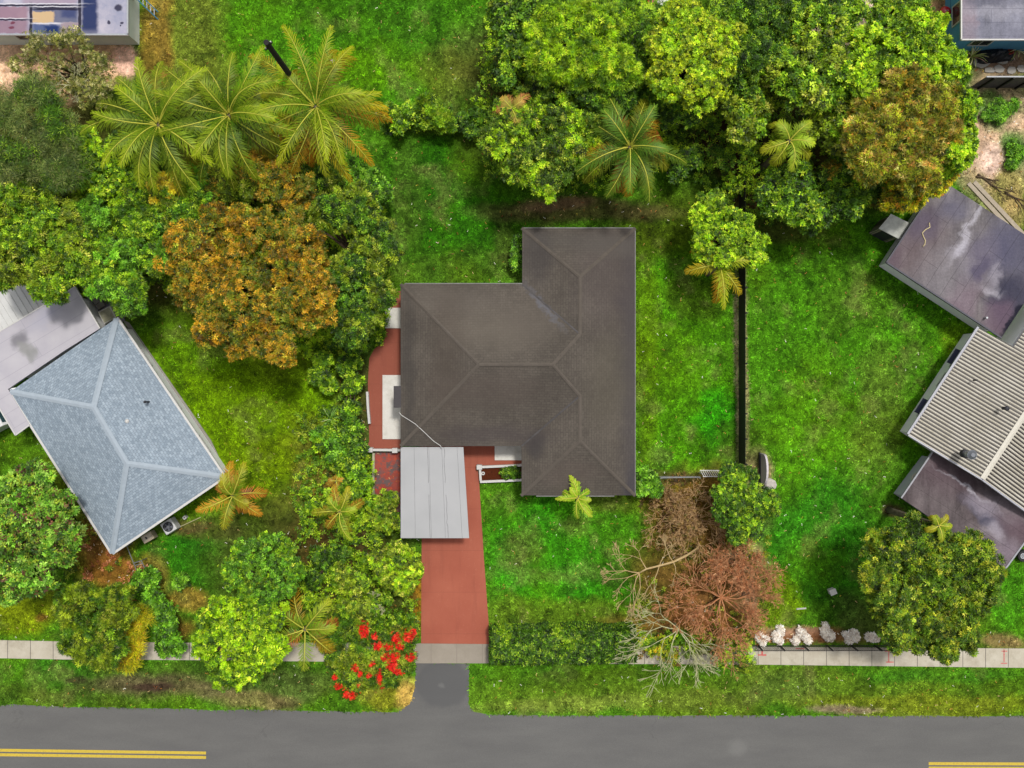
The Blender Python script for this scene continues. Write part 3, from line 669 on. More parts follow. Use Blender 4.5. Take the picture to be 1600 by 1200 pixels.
def right_house():
    e = 2.5; base = (*X(1500, 600), 0); b0 = Vector(base)
    root = thing('house', 'angled house with cream ribbed gable roof between purple-grey flat roofs', 'house', base)
    ux, uy = .836, .549       # px direction along the short walls
    vx, vy = .549, -.836
    def Q(o, a, b): return (o[0]+ux*a+vx*b, o[1]+uy*a+vy*b)
    o1 = (1385,410); rect = [Q(o1,0,0), Q(o1,215,0), Q(o1,215,155), Q(o1,0,155)]
    m = MB(base); m.prism(PP(rect, e), e-.2, e)
    ang = math.atan2(-uy, ux)
    st = [(1425,385,2.6,1.6,.9,(116,98,102),.6,.8),(1480,430,3,1.5,.9,(146,140,148),.5,.8),(1520,345,.16,2.3,-.52,(196,192,202),.65,.9),(1500,385,.7,.35,.9,(200,196,208),.7,.8),(1545,400,1.6,1.2,.9,(120,112,138),.5,.7),(1590,390,1.6,2.2,.4,(88,88,112),.75,.6),
          (1580,470,1.3,1.6,.4,(58,58,80),.85,.5),(1556,430,.22,.8,-.4,(176,170,182),.5,.8),(1548,455,.7,.25,-.2,(190,184,194),.6,.8),(1532,420,.45,.7,-.5,(92,86,108),.8,.4),(1500,480,1.6,.9,.9,(136,116,130),.6,.7),(1560,498,.9,1.2,-.5,(116,96,112),.7,.4),(1588,500,.35,1.6,-.6,(34,34,48),.95,.4),(1440,350,1.1,.8,.9,(90,82,110),.5,.8),(1490,325,.9,.9,.9,(104,104,132),.5,.8),(1395,405,.9,.6,.9,(100,82,98),.5,.8)]
    fr = m.build('flat_roof', m_felt('purple_grey_felt', (108,102,103), (142,136,137), (46,42,48), -(ang+math.pi/2), st, base, e), root)
    m = MB(base); rr = PP(rect, e)
    for i, j in ((0,1),(3,0)):
        a, b = rr[i], rr[j]; m.bar((a[0], a[1], e-.02), (b[0], b[1], e-.02), .09, .16)
    m.build('drip_edge', m_plain('grey_drip_edge', (96,94,104), .1, 4), fr)
    wr = PP([Q(o1,9,9), Q(o1,206,9), Q(o1,206,146), Q(o1,9,146)], e); m = MB(base); m.prism(wr, 0, e-.205); m.build('wall', M_WHITE, root)
    wn = Vector((-vx, vy, 0))*-1; nrm = Vector((-vx, vy)); nrm = Vector((-.549, -.836)); an = math.atan2(nrm.y, nrm.x)
    a = Vector(wr[0]+(1.75,)); b = Vector(wr[1]+(1.75,))
    for f_ in (.28, .37, .46): window(root, base, tuple(a+(b-a)*f_+Vector((nrm.x, nrm.y, 0))*.01), an, .62, .8)
    # ribbed gable roof
    e2 = 2.65; k = SC*(H-e2)/H; o2 = Vector(X3(1420,679,e2)); du = Vector((ux, -uy, 0)); dv = Vector((vx, -vy, 0))
    Wd = 121*k; slp = .23; Lv = 330*k; cut = 200*k
    def sheet(u0f, u1f, side):
        pitch = .215; N = int(Lv/pitch)*6; V = []; F = []
        vv = np.linspace(0, Lv, N+1)
        for i, q in enumerate(vv):
            ph = (q/pitch) % 1.0; hz = .06*max(0, math.cos(2*math.pi*ph))**.7 if math.cos(2*math.pi*ph) > 0 else 0
            if side == 0: ua, ub = (0 if q < cut else 56*k), Wd-.02
            else: ua, ub = Wd+.02, 2*Wd
            za = e2+slp*(ua if side == 0 else Wd-(ua-Wd)); zb = e2+slp*(ub if side == 0 else Wd-(ub-Wd))
            p = o2+du*ua+dv*float(q); r_ = o2+du*ub+dv*float(q)
            V += [(p.x, p.y, za+hz), (r_.x, r_.y, zb+hz)]
        F = [(2*i, 2*i+1, 2*i+3, 2*i+2) for i in range(N)]
        return V, F
    t = NT('cream_ribbed_metal', .55, .35); v = t.co(rz=-math.atan2(dv.y, dv.x))
    sx = t.n('ShaderNodeSeparateXYZ'); t.l(v, sx.inputs[0])
    # dark stripes along the troughs between the ribs
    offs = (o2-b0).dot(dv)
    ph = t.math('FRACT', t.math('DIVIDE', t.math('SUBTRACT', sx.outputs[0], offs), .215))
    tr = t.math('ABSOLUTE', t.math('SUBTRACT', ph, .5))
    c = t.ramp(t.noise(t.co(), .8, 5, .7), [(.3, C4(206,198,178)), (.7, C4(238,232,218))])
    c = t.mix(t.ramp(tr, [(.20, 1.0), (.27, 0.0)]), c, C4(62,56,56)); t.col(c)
    rb = None
    m = MB(base); 
    for s_ in (0, 1):
        V, F = sheet(0, 0, s_); m.add(V, F)
    rb = m.build('ribbed_roof', t.m, root); 
    m = MB(base); a = o2+du*Wd; b = a+dv*Lv; zt = e2+slp*Wd+.06
    sd_ = du*.16
    m.add([(a-sd_)+Vector((0,0,zt-e2-.02)), a+Vector((0,0,zt-e2+.03)), a+sd_+Vector((0,0,zt-e2-.02)), (b-sd_)+Vector((0,0,zt-e2-.02)), b+Vector((0,0,zt-e2+.03)), b+sd_+Vector((0,0,zt-e2-.02))], [(0,3,4,1),(1,4,5,2),(0,1,2)])
    m.build('ridge_cap', m_plain('cream_ridge', (226,220,206), .08, 2, .5), rb)
    m = MB(base)   # gutter and barge
    p0 = o2-du*.06; p1 = o2-du*.06+dv*cut; m.bar((p0.x, p0.y, e2-.05), (p1.x, p1.y, e2-.05), .14, .12)
    q0 = o2-dv*.05; q1 = o2+du*Wd-dv*.05; q2 = o2+du*2*Wd-dv*.05; m.bar((q0.x, q0.y, e2-.05), (q1.x, q1.y, e2+slp*Wd-.05), .09, .2); m.bar((q1.x, q1.y, e2+slp*Wd-.05), (q2.x, q2.y, e2-.05), .09, .2)
    m.build('gutter', m_plain('lilac_grey_trim', (190,190,200), .08, 3, .5), rb)
    # gable body wall
    ww = [o2+du*.4+dv*.35, o2+du*.4+dv*(cut-.05), o2+du*(56*k+.1)+dv*(cut-.05), o2+du*(56*k+.1)+dv*Lv, o2+du*(2*Wd-.4)+dv*Lv, o2+du*(2*Wd-.4)+dv*.35]
    m = MB(base); m.prism([(p.x, p.y) for p in ww], 0, e2-.04); 
    g0 = o2+du*.4+dv*.35; g1 = o2+du*(2*Wd-.4)+dv*.35; gm = o2+du*Wd+dv*.35
    m.add([(g0.x, g0.y, e2-.04), (g1.x, g1.y, e2-.04), (gm.x, gm.y, e2+slp*Wd-.06)], [(0,1,2)])
    m.build('wall', M_WHITE, root)
    nw = -du; anw = math.atan2(nw.y, nw.x)
    for q, dk in ((2.0, 1), (4.2, 0), (5.6, 1)):
        p = o2+du*.39+dv*q; window(root, base, (p.x, p.y, 1.6), anw, .95, 1.0)
        if dk:
            m = MB(base); p2 = p+nw*.33; s_ = dv*.5
            m.add([(p-s_)+Vector((0,0,2.25-e2)), (p+s_)+Vector((0,0,2.25-e2)), (p2+s_+nw*.2)+Vector((0,0,1.75-e2)), (p2-s_+nw*.2)+Vector((0,0,1.75-e2)),
                   (p-s_)+Vector((0,0,2.21-e2)), (p+s_)+Vector((0,0,2.21-e2)), (p2+s_+nw*.2)+Vector((0,0,1.71-e2)), (p2-s_+nw*.2)+Vector((0,0,1.71-e2))], [(3,2,1,0),(4,5,6,7),(0,1,5,4),(1,2,6,5),(2,3,7,6),(3,0,4,7)])
            m.build('awning', m_plain('navy_awning', (44,48,72), .2, 4, .7), root)
    # lower purple flat roof
    e3 = 2.15; rl = PP([(1457,706),(1408,778),(1571,888),(1650,780),(1620,800)], e3); m = MB(base); m.prism(rl, e3-.2, e3)
    st = [(1480,740,2,1,-.5,(96,74,84),.5,.8),(1520,770,1.9,.08,-.6,(200,196,206),.7,.9),(1540,800,1.5,.5,-.6,(96,94,112),.7,.6),(1545,815,.8,.4,-.8,(78,78,98),.7,.5),(1535,790,.9,.45,-.6,(170,160,172),.6,.8),(1575,800,1.4,.6,-.6,(146,134,142),.6,.8),(1575,860,1.0,.8,-.6,(150,136,150),.6,.8),(1555,830,.6,.5,0,(186,178,190),.6,.8),(1600,830,1.5,.7,-.6,(96,72,84),.6,.7)]
    f3 = m.build('flat_roof', m_felt('maroon_grey_felt', (98,88,90), (124,114,116), (58,50,54), ang*-1+0, st, base, e3, 1.2, 5), root)
    for i, j in ((0,1),(2,3)):
        m = MB(base); a, b = rl[i], rl[j]; m.bar((a[0], a[1], e3-.02), (b[0], b[1], e3-.02), .09, .14); m.build('drip_edge', m_plain('pale_drip_edge', (176,176,184), .1, 4), f3)
    wl = PP([(1464,716),(1418,777),(1566,878),(1640,780)], e3); m = MB(base); m.prism(wl, 0, e3-.205); m.build('wall', m_plain('lilac_white_stucco', (206,208,220), .06, 2, .8), root)
    p = Vector((*X(1452,733,e3), 1.7)); window(root, base, tuple(p+Vector((nw.x, nw.y, 0))*.03), anw, .7, .8)
    p = Vector((*X(1424,757,e3), 1.6)); m = MB(base)
    # oval wall ornament
    c0 = Vector((*X(1440,748,e3), 1.5))
    pts = [Vector((c0.x, c0.y, 0))+dv*math.cos(a_)*.28+Vector((0,0,1.45+.38*math.sin(a_)))+nw*.08 for a_ in np.linspace(0, 2*math.pi, 17)]
    m.tube(pts, .05, 6); m.build('wall_ornament', m_plain('cream_ring', (226,214,196), .1, 6), root)
    # flue pipe on the ribbed roof: cylinder standing beside the ridge
    q = X3(1508,709,4.2); m = MB(base); m.tube([(q[0], q[1], 3.9), (q[0], q[1], 5.0)], .19, 14); fp = m.build('flue', M_ALU, root, smooth=False)
    m = MB(base); m.disc((q[0], q[1]), .28, 5.0, 5.06, 16); m.disc((q[0], q[1]), .26, 5.06, 5.2, 16, .12); m.build('cowl', m_plain('grey_metal_cowl', (130,134,142), .2, 8, .5, metal=.4), fp)
    m = MB(base); m.ring((q[0], q[1]), .25, .185, 4.0, 4.35, 16); m.build('flashing', M_DARK, fp)
    q = X3(1571,638,4.2); m = MB(base); m.tube([(q[0], q[1], 3.9), (q[0], q[1], 4.4)], .10, 10); m.dome((q[0], q[1], 4.38), .15, .1); m.build('roof_vent', M_DARK, root)
    q = X3(1525,594,3.6); m = MB(base); m.tube([(q[0], q[1], 3.3), (q[0], q[1], 3.75)], .05, 8); m.build('roof_vent', M_DARK, root)
    q = X3(1538,497,e); m = MB(base); m.tube([(q[0], q[1], e), (q[0], q[1], e+.35)], .06, 8); m.build('roof_vent', M_ALU, root)
    # hose on the felt roof
    pts = [X3(a, b, e+.03) for a, b in ((1452,348),(1453,355),(1446,359),(1441,364),(1443,370),(1446,376),(1445,382),(1442,385))]
    m = MB(pts[0]); m.tube(pts, .035, 6); tag(m.build('hose', m_plain('cream_hose', (224,206,160), .1, 6), smooth=True), 'short cream hose lying curved on the purple-grey flat roof', 'hose')
right_house()

# --- shed beside the right house
def shed():
    h = 1.9; base = (*X(1398,353,h), 0); root = thing('shed', 'small ribbed shed with pale top against the angled house', 'shed', base)
    top = PP([(1392,334),(1424,350),(1405,374),(1373,357)], h); m = MB(base); m.prism(top, h-.06, h+.02)
    m.build('roof', m_plain('pale_board', (206,208,200), .18, 5), root, bevel=.01)
    t = NT('ribbed_beige', .7, .3); wv = t.n('ShaderNodeTexWave', bands_direction='X'); wv.inputs['Scale'].default_value = 2.2; t.l(t.co(rz=.55), wv.inputs['Vector'])
    t.col(t.ramp(wv.outputs['Fac'], [(.2, C4(110,104,84)), (.8, C4(176,170,146))])); t.bump(wv.outputs['Fac'], .6, .04)
    c = Vector((sum(p[0] for p in top)/4, sum(p[1] for p in top)/4)); wp = [tuple(c+(Vector(p)-c)*.9) for p in top]
    m = MB(base); m.prism(wp, 0, h-.06); m.build('wall', t.m, root)
    a = Vector(wp[3]+(0,)); b = Vector(wp[2]+(0,)); mid = (a+b)/2; n_ = Vector(((b-a).y, -(b-a).x, 0)).normalized()
    if n_.y > 0: n_ = -n_
    m = MB(base); m.bar(mid-(b-a)*.3+n_*.02+Vector((0,0,.85)), mid+(b-a)*.3+n_*.02+Vector((0,0,.85)), .03, 1.6); m.build('door', M_DARK, root)
shed()

# --- house top left with patched roof
def tl_house():
    e = 2.6; base = (*X(100, 0), 0); root = thing('house', 'white-walled house with flat patched roof stained navy and maroon', 'house', base)
    poly = PP([(-140,54),(199.5,54),(199.5,-140),(-140,-140)], e); m = MB(base); m.prism(poly, e-.2, e)
    t = NT('patched_felt', .85, .1); v = t.co(); q0 = lambda px, py: (X(px, py, e)[0]-base[0], X(px, py, e)[1]-base[1])
    c = t.ramp(t.noise(t.warp(v, 2, .8), 1.0, 5, .6), [(.3, C4(156,160,186)), (.7, C4(204,198,212))])
    def rect(x0, y0, x1, y1, colr, am, sf=.12, wv=t.warp(v, 2.5, .28)):
        nonlocal c
        a = q0((x0+x1)/2, (y0+y1)/2); k = SC*(H-e)/H
        # box-shaped patch : use max(|x|,|y|)
        mp = t.n('ShaderNodeMapping', vector_type='TEXTURE'); t.l(wv, mp.inputs[0]); mp.inputs['Location'].default_value = (a[0], a[1], 0)
        mp.inputs['Scale'].default_value = ((x1-x0)/2*k, (y1-y0)/2*k, 1)
        ab = t.n('ShaderNodeVectorMath', operation='ABSOLUTE'); t.l(mp.outputs[0], ab.inputs[0]); sx = t.n('ShaderNodeSeparateXYZ'); t.l(ab.outputs[0], sx.inputs[0])
        mx = t.math('MAXIMUM', sx.outputs[0], sx.outputs[1]); mr = t.n('ShaderNodeMapRange', interpolation_type='SMOOTHSTEP'); t.l(mx, mr.inputs[0])
        mr.inputs[1].default_value = 1+sf; mr.inputs[2].default_value = 1-sf; mr.inputs[4].default_value = am; c = t.mix(mr.outputs[0], c, C4(*colr))
    rect(-40,10,44,29,(160,120,136),.8); rect(-40,32,44,52,(154,118,134),.8); rect(35,-20,120,6,(174,150,168),.7)
    rect(128,-30,152,54,(32,50,100),.95,.3); rect(50,14,122,35,(90,96,126),.8); rect(50,18,84,36,(222,190,146),.95); rect(50,38,94,52,(60,84,136),.85,.25); rect(96,35,124,53,(168,150,158),.9); rect(70,40,94,52,(28,52,108),.9,.4); rect(96,14,120,27,(60,72,120),.8,.5)
    for a in ((-40,7,124,10),(-40,29.5,46,32),(46,7,50.5,54),(50,11,124,16),(122,-30,127,54)): rect(*a, (44,42,62), .95, .3, t.warp(v, 3, .12))
    for a in ((-40,5,124,6.6),(50,9.6,124,11),(50,35.5,94,37.5),(-40,28,46,29.2)): rect(*a, (232,230,238), .8, .4, t.warp(v, 3, .12))
    for px, py, rx, ry in ((185,12,.24,.20),(170,35,.08,.12),(190,36,.10,.08),(188,40,.05,.05),(20,36,.14,.08),(18,43,.18,.1)): a = q0(px, py); c = t.stain(c, t.warp(v, 4, .15), a[0], a[1], rx, ry, 0, C4(48,46,72) if px > 100 else C4(120,60,80), .3, .9)
    t.col(c); roof = m.build('roof', t.m, root)
    m = MB(base); a, b = poly[0], poly[1]
    m.bar((X(-140,0,e)[0], X(0,54,e)[1], e-.04), (X(199.5,0,e)[0]+.05, X(0,54,e)[1], e-.04), .10, .12); m.bar((X(199.5,0,e)[0], X(0,54,e)[1], e-.04), (X(199.5,0,e)[0], X(0,-140,e)[1], e-.04), .10, .12); m.build('drip_edge', M_ALU, roof)
    wx = X(199.5, 0, e)[0]-.3; wy = X(0, 54, e)[1]+.3
    m = MB(base); m.prism([(X(-134,0,e)[0], wy), (wx, wy), (wx, wy+7.1), (X(-134,0,e)[0], wy+7.1)], 0, e-.205); m.build('wall', m_plain('pale_grey_green_stucco', (214,222,216), .06, 1.5, .8, k=1.1), root)
    window(root, base, (X(60,0)[0], wy-.01, 1.6), -math.pi/2); window(root, base, (X(150,0)[0]-.8, wy-.01, 1.6), -math.pi/2, .9, 1); window(root, base, (wx+.01, wy+3, 1.6), 0)
    # ladder
    lb = (*X(224, 20), 0); ld = thing('ladder', 'pale blue metal ladder leaning on the white wall of the patched-roof house', 'ladder', lb)
    for y0, nm in ((0,''),):
        ya = X(0, 30)[1]; yb = ya+.46; x0 = wx+1.15; x1 = wx+.12; zt = 2.75
        # ladder propped flat along the wall: rails run up toward the wall
        for yy in (ya, yb):
            m = MB(lb); m.bar((x0, yy+.0, .0), (x1, yy+.9, zt), .06, .09); m.build('rail', m_plain('blue_rail', (96,170,206), .1, 5, .4), ld)
        for i in range(1, 9):
            f = i/9; m = MB(lb); p = (x0+(x1-x0)*f, ya+.9*f, zt*f); m.bar(p, (p[0], p[1]+.46, p[2]), .05, .04); m.build('rung', M_ALU, ld)
tl_house()

# --- house top right, blue walls
def tr_house():
    e = 2.8; base = (*X(1570, 20), 0); root = thing('house', 'blue-walled house with flat grey patched roof by the back fence', 'house', base)
    poly = PP([(1502,62),(1800,62),(1800,-140),(1502,-140)], e); m = MB(base); m.prism(poly, e-.2, e)
    st = [(1512,30,.45,2.2,0,(166,150,160),.8,.4),(1560,15,2,.4,0,(176,174,186),.6,.7),(1545,3,1.6,.3,0,(104,104,120),.6,.6),(1560,50,2.2,.5,0,(134,134,150),.6,.7)]
    rf = m.build('roof', m_felt('grey_felt', (124,124,140), (146,146,160), (74,74,92), 0, st, base, e, .82, 6), root)
    m = MB(base); a = poly[0]; m.bar((a[0], a[1], e-.03), (poly[1][0], a[1], e-.03), .08, .14); m.bar((a[0], a[1], e-.03), (a[0], poly[2][1], e-.03), .08, .14); m.build('drip_edge', M_TRIM, rf)
    M_BLUE = m_plain('blue_stucco', (84,146,184), .08, 2, .8, k=1.1)
    m = MB(base); m.prism([(a[0]+.3, a[1]+.3), (a[0]+12, a[1]+.3), (a[0]+12, a[1]+8), (a[0]+.3, a[1]+8)], 0, e-.205); m.build('wall', M_BLUE, root)
    window(root, base, (a[0]+1.8, a[1]+.29, 1.6), -math.pi/2); window(root, base, (a[0]+.29, a[1]+2, 1.6), math.pi)
tr_house()

# ------------------------------------------------------------------ leaves
LV = np.array
def pal(*a): return [(C(r, g, b, k), w_) for (r, g, b, w_, k) in [(x+(.90,) if len(x) == 4 else x) for x in a]]
P_DARK = pal((46,78,12,3),(66,104,16,3),(92,134,22,2),(138,170,40,1.3),(30,52,10,1.8))
P_MID = pal((78,118,14,3),(108,146,18,2.6),(146,180,28,1.8),(50,82,10,2.4),(176,200,52,.8))
P_OLV = pal((94,118,16,3),(122,144,24,2.6),(156,172,40,1.4),(56,74,12,2.4),(184,186,72,.5))
P_LIME = pal((134,174,12,3),(164,200,26,2.6),(196,220,54,1.3),(92,134,12,2.4),(54,88,10,1.5))
P_YLIM = pal((146,168,12,3),(172,190,24,2.4),(202,208,56,1.1),(108,136,14,2.4),(62,84,10,1.6))
P_ORG = pal((182,136,26,2.4),(154,116,22,2.4),(206,164,48,1.0),(140,130,24,2.6),(98,104,20,2.6),(56,68,14,2.2),(124,92,20,1))
P_ORG2 = pal((150,120,26,1.6),(118,118,22,2.4),(88,104,18,3),(54,70,12,2.4),(182,142,40,.8),(134,144,34,1.2))
P_BRZ = pal((168,182,36,2.6),(168,140,58,2.2),(142,136,42,2.6),(186,132,62,1),(214,190,104,1.2),(104,114,26,2.4),(60,70,16,2.2),(158,170,40,1.6))
P_YEL = pal((206,190,26,2),(180,180,24,2),(150,160,22,2),(210,150,40,1),(90,110,20,1.5))
P_GREY = pal((84,104,44,3),(108,124,58,2),(60,80,32,2),(134,140,76,1.2))
P_STRAW = pal((150,146,74,2),(120,126,52,3),(88,98,36,2),(186,178,124,1.2),(60,70,28,1))
P_MAG = pal((150,172,50,1.6),(112,158,44,2.4),(84,132,28,3),(146,182,72,1.4),(52,86,20,2),(110,72,50,.6),(70,50,30,.8))
P_MANGO = pal((58,88,12,3),(84,118,18,3),(122,148,28,1.8),(170,182,60,.9),(36,56,10,2.2))
P_MANGOY = pal((110,138,20,3),(142,156,28,2.4),(186,186,54,1.2),(72,104,16,3),(46,66,12,1.5))
P_EMER = pal((76,124,20,3),(98,150,28,2.6),(136,184,50,1.6),(48,82,14,2.4))
P_DRYR = pal((176,108,66,3),(140,82,50,3),(204,136,92,2),(220,170,126,1.4),(104,64,44,1.2))
P_DRYB = pal((120,92,40,3),(96,66,32,3),(150,122,60,1.6),(88,92,30,1.5),(70,44,30,1.5))
P_RED = pal((226,36,22,4),(190,18,14,3),(238,86,56,1.6),(150,14,12,1.5))
P_SILV = pal((226,218,206,3),(206,196,184,2),(238,232,224,2),(176,160,146,1))
P_FLOW = pal((214,190,40,3),(196,170,36,2),(226,210,80,1.5),(150,150,34,1))

def norm(a): return a/np.maximum(np.linalg.norm(a, axis=-1, keepdims=True), 1e-9)
def pick(palette, n, bias=None, rng=RNG):
    cols = np.array([c for c, _ in palette]); w_ = np.array([q for _, q in palette], float); w_ /= w_.sum()
    idx = rng.choice(len(cols), n, p=w_); return cols[idx]
def rosettes(pos, nrm, nleaf, L, Wd, elev, colr, rng, spread=1.0, colj=.22, Lj=.3):
    """leaf quads radiating from every pos; returns V,F,tint"""
    n = len(pos); nrm = norm(nrm)
    ref = np.where(np.abs(nrm[:, 2:3]) < .9, np.array([[0., 0, 1]]), np.array([[1., 0, 0]]))
    a = norm(np.cross(nrm, ref)); b = np.cross(nrm, a)
    ph = rng.random((n, 1))*6.283+np.arange(nleaf)[None, :]*2.39996+rng.normal(0, .25, (n, nleaf))
    el = elev+rng.normal(0, .28, (n, nleaf)); l = L*(1+rng.uniform(-Lj, Lj, (n, nleaf))); wd = Wd*(1+rng.uniform(-.25, .25, (n, nleaf)))
    rad = a[:, None]*np.cos(ph)[..., None]+b[:, None]*np.sin(ph)[..., None]
    d = rad*np.cos(el)[..., None]+nrm[:, None]*np.sin(el)[..., None]
    side = np.cross(nrm[:, None]*np.ones_like(rad), rad); 
    droop = np.zeros_like(d); droop[..., 2] = -1
    p0 = pos[:, None]+rad*(.08*L); tip = p0+d*l[..., None]+droop*(l*.18)[..., None]
    mid = p0+d*(l*.5)[..., None]; s_ = side*(wd*.5)[..., None]
    V = np.stack([p0, mid-s_, tip, mid+s_], 2).reshape(-1, 3)
    F = np.arange(n*nleaf*4).reshape(-1, 4)
    c = np.repeat(colr, nleaf, 0)*(1+rng.uniform(-colj, colj, (n*nleaf, 1)))
    return V, F, np.repeat(c, 4, 0)
def merge(parts):
    V = []; F = []; T = []; o = 0
    for v, f, t_ in parts: V.append(v); F.append(f+o); T.append(t_); o += len(v)
    return np.concatenate(V), np.concatenate(F), np.clip(np.concatenate(T), 0.002, .95)

STYLE = {   # clump radius, clump coverage, rosettes per clump, leaves, length, width, elevation, lobe radius
 'mango': dict(rc=.30, cov=1.10, nr=14, nl=8, L=.175, W=.052, el=.40, lobe=.85),
 'rosette': dict(rc=.20, cov=.85, nr=7, nl=9, L=.165, W=.07, el=.42, lobe=.9),
 'fine': dict(rc=.28, cov=1.1, nr=14, nl=7, L=.125, W=.055, el=.35, lobe=.65),
 'broad': dict(rc=.32, cov=1.1, nr=11, nl=7, L=.19, W=.088, el=.35, lobe=.65),
 'plume': dict(rc=.27, cov=1.05, nr=9, nl=12, L=.22, W=.034, el=.60, lobe=.7),
 'wispy': dict(rc=.6, cov=1.1, nr=20, nl=9, L=.33, W=.022, el=.5, lobe=.9),
 'sparse': dict(rc=.5, cov=.6, nr=15, nl=7, L=.13, W=.04, el=.4, lobe=.7),
}
def blobs_world(blobs, top, squash):
    out = []
    for q in blobs:
        px, py, r = q[:3]; tp = q[3] if len(q) > 3 else top
        rw = r*1.06*SC*(H-tp*.75)/H; rz = min(rw*squash, tp*.46); cz = tp-rz
        c = X(px, py, cz); out.append((c[0], c[1], cz, rw, rz))
    return out
def crown(blobs, top, style, palette, seed, squash=.75, pal2=None, f2=.35, dens=1.0, patch=None):
    rng = np.random.default_rng(seed); S = STYLE[style]; B = blobs_world(blobs, top, squash); parts = []; rc0 = S['rc']
    lay = ((1.0, 1.0), (.66, .4))
    for bi, (cx, cy, cz, r, rz) in enumerate(B):
        for lf, dk in lay:
            area = 2*math.pi*(r*lf)**2*(.5+.5*squash)*1.15
            nc = int(max(6, area/(math.pi*rc0**2)*S['cov']*1.6*dk*dens))
            u = rng.normal(size=(nc, 3)); u = norm(u); u[:, 2] = np.abs(u[:, 2])*1.25-.30; u = norm(u)
            lbn = max(5, int(area/(S['lobe']**2*2.2))); lbd = rng.normal(size=(lbn, 3)); lbd[:, 2] = np.abs(lbd[:, 2])*1.2-.25; lbd = norm(lbd)
            dist = np.arccos(np.clip((u@lbd.T).max(1), -1, 1))*r*lf; bump = np.clip(1-(dist/S['lobe'])**2, 0, 1)
            amp = min(.5, (.85 if style == 'mango' else .62)*S['lobe']/r)
            azn = np.arctan2(u[:, 1], u[:, 0]); rag = 1+.34*(vn(np.cos(azn)*2.2+seed, np.sin(azn)*2.2+bi*3, 1.0, 7)-.55)
            rr = (lf*rag*(1.0-amp*(1-bump))*rng.uniform(.92, 1.04, nc)*np.where(rng.random(nc) < .07, 1.1, 1))[:, None]; cc = np.array([cx, cy, cz])+u*rr*np.array([max(r-rc0*.7, .15), max(r-rc0*.7, .15), max(rz-rc0*.4, .1)])
            keep = np.ones(nc, bool)
            for bj, (ox, oy, oz, orr, orz) in enumerate(B):
                if bj == bi: continue
                q = ((cc[:, 0]-ox)/orr)**2+((cc[:, 1]-oy)/orr)**2+((cc[:, 2]-oz)/orz)**2; keep &= q > .52
            cc = cc[keep]; u = u[keep]; nc = len(cc)
            if nc == 0: continue
            crad = rc0*rng.uniform(.6, 1.25, nc)
            # colour of a clump: patches of the second palette follow large noise
            pn = fbm(cc[:, 0], cc[:, 1], 1.5, seed % 50, 4)
            usep2 = (pn+rng.normal(0, .05, nc)) > np.quantile(pn, 1-f2) if pal2 is not None and nc > 4 else np.zeros(nc, bool)
            if patch is not None:
                pxs, pys, prs = patch; wp_ = X(pxs, pys, top); dd = np.hypot(cc[:, 0]-wp_[0], cc[:, 1]-wp_[1]); usep2 = dd+rng.normal(0, .35, nc) < prs*SC
            nr = S['nr']; k = np.repeat(np.arange(nc), nr)
            d = norm(rng.normal(size=(nc*nr, 3))+u[k]*.55+np.array([0, 0, .55])); d[:, 2] = np.where(d[:, 2] < -.35, -d[:, 2], d[:, 2])
            pos = cc[k]+d*crad[k][:, None]*rng.uniform(.55, 1.05, (nc*nr, 1))*np.array([1, 1, .75]); pos[:, 2] = np.maximum(pos[:, 2], .15)
            nn = d*.55+np.array([0, 0, .70])+rng.normal(0, .27, d.shape)
            cl = pick(palette, nc*nr, rng=rng)
            if pal2 is not None: c2 = pick(pal2, nc*nr, rng=rng); cl = np.where(usep2[k][:, None], c2, cl)
            tone = np.clip(1+rng.normal(0, .30, nc), .42, 1.8)[k]*np.clip(1+rng.normal(0, .16, nc*nr), .5, 1.6); cl = cl*tone[:, None]
            parts.append(rosettes(pos, nn, S['nl'], S['L'], S['W'], S['el'], cl, rng))
    return merge(parts), B
def limb_mesh(mb, base, B, seed, r0, twigs=0):
    rng = random.Random(seed); cx = sum(b[0] for b in B)/len(B); cy = sum(b[1] for b in B)/len(B); cz = min(b[2] for b in B)
    fork = (base[0]*.6+cx*.4, base[1]*.6+cy*.4, cz*.55)
    mb.tube([(base[0], base[1], 0), (base[0]+.05, base[1]+.05, fork[2]*.5), fork], [r0*1.3, r0, r0*.85], 9)
    for b in B:
        n = 3 if b[3] > 1.5 else 2
        for k in range(n+1):
            a = rng.random()*6.283; f = 0 if k == 0 else rng.uniform(.4, .75)
            e_ = (b[0]+math.cos(a)*b[3]*f, b[1]+math.sin(a)*b[3]*f, b[2]+b[4]*(.55 if k == 0 else .15))
            m_ = tuple((fork[i]*.5+e_[i]*.5)+rng.uniform(-.2, .2) for i in range(3))
            mb.tube([fork, m_, e_], [r0*.6, r0*.38, r0*.12], 6)
def tree(name, label, cat, blobs, top, style, palette, seed, group=None, trunk=None, squash=.75, bark=None, part='crown', stem='trunk', **kw):
    (V, F, T), B = crown(blobs, top, style, palette, seed, squash, **kw)
    A = sum(b[3]**2 for b in B); bx = sum(b[0]*b[3]**2 for b in B)/A; by = sum(b[1]*b[3]**2 for b in B)/A
    base = (bx, by, 0); root = thing(name, label, cat, base, group)
    npmesh(part, V, F, LEAF, root, tint=T, off=base)
    m = MB(base); limb_mesh(m, base, B, seed, min(.28, .035*top+.02)); m.build(stem, bark or BARK, root, smooth=True)
    return root, B
def shrub(label, blobs, top, style, palette, seed, name='shrub', cat='shrub', **kw):
    return tree(name, label, cat, blobs, top, style, palette, seed, part='foliage', stem='stem', **kw)

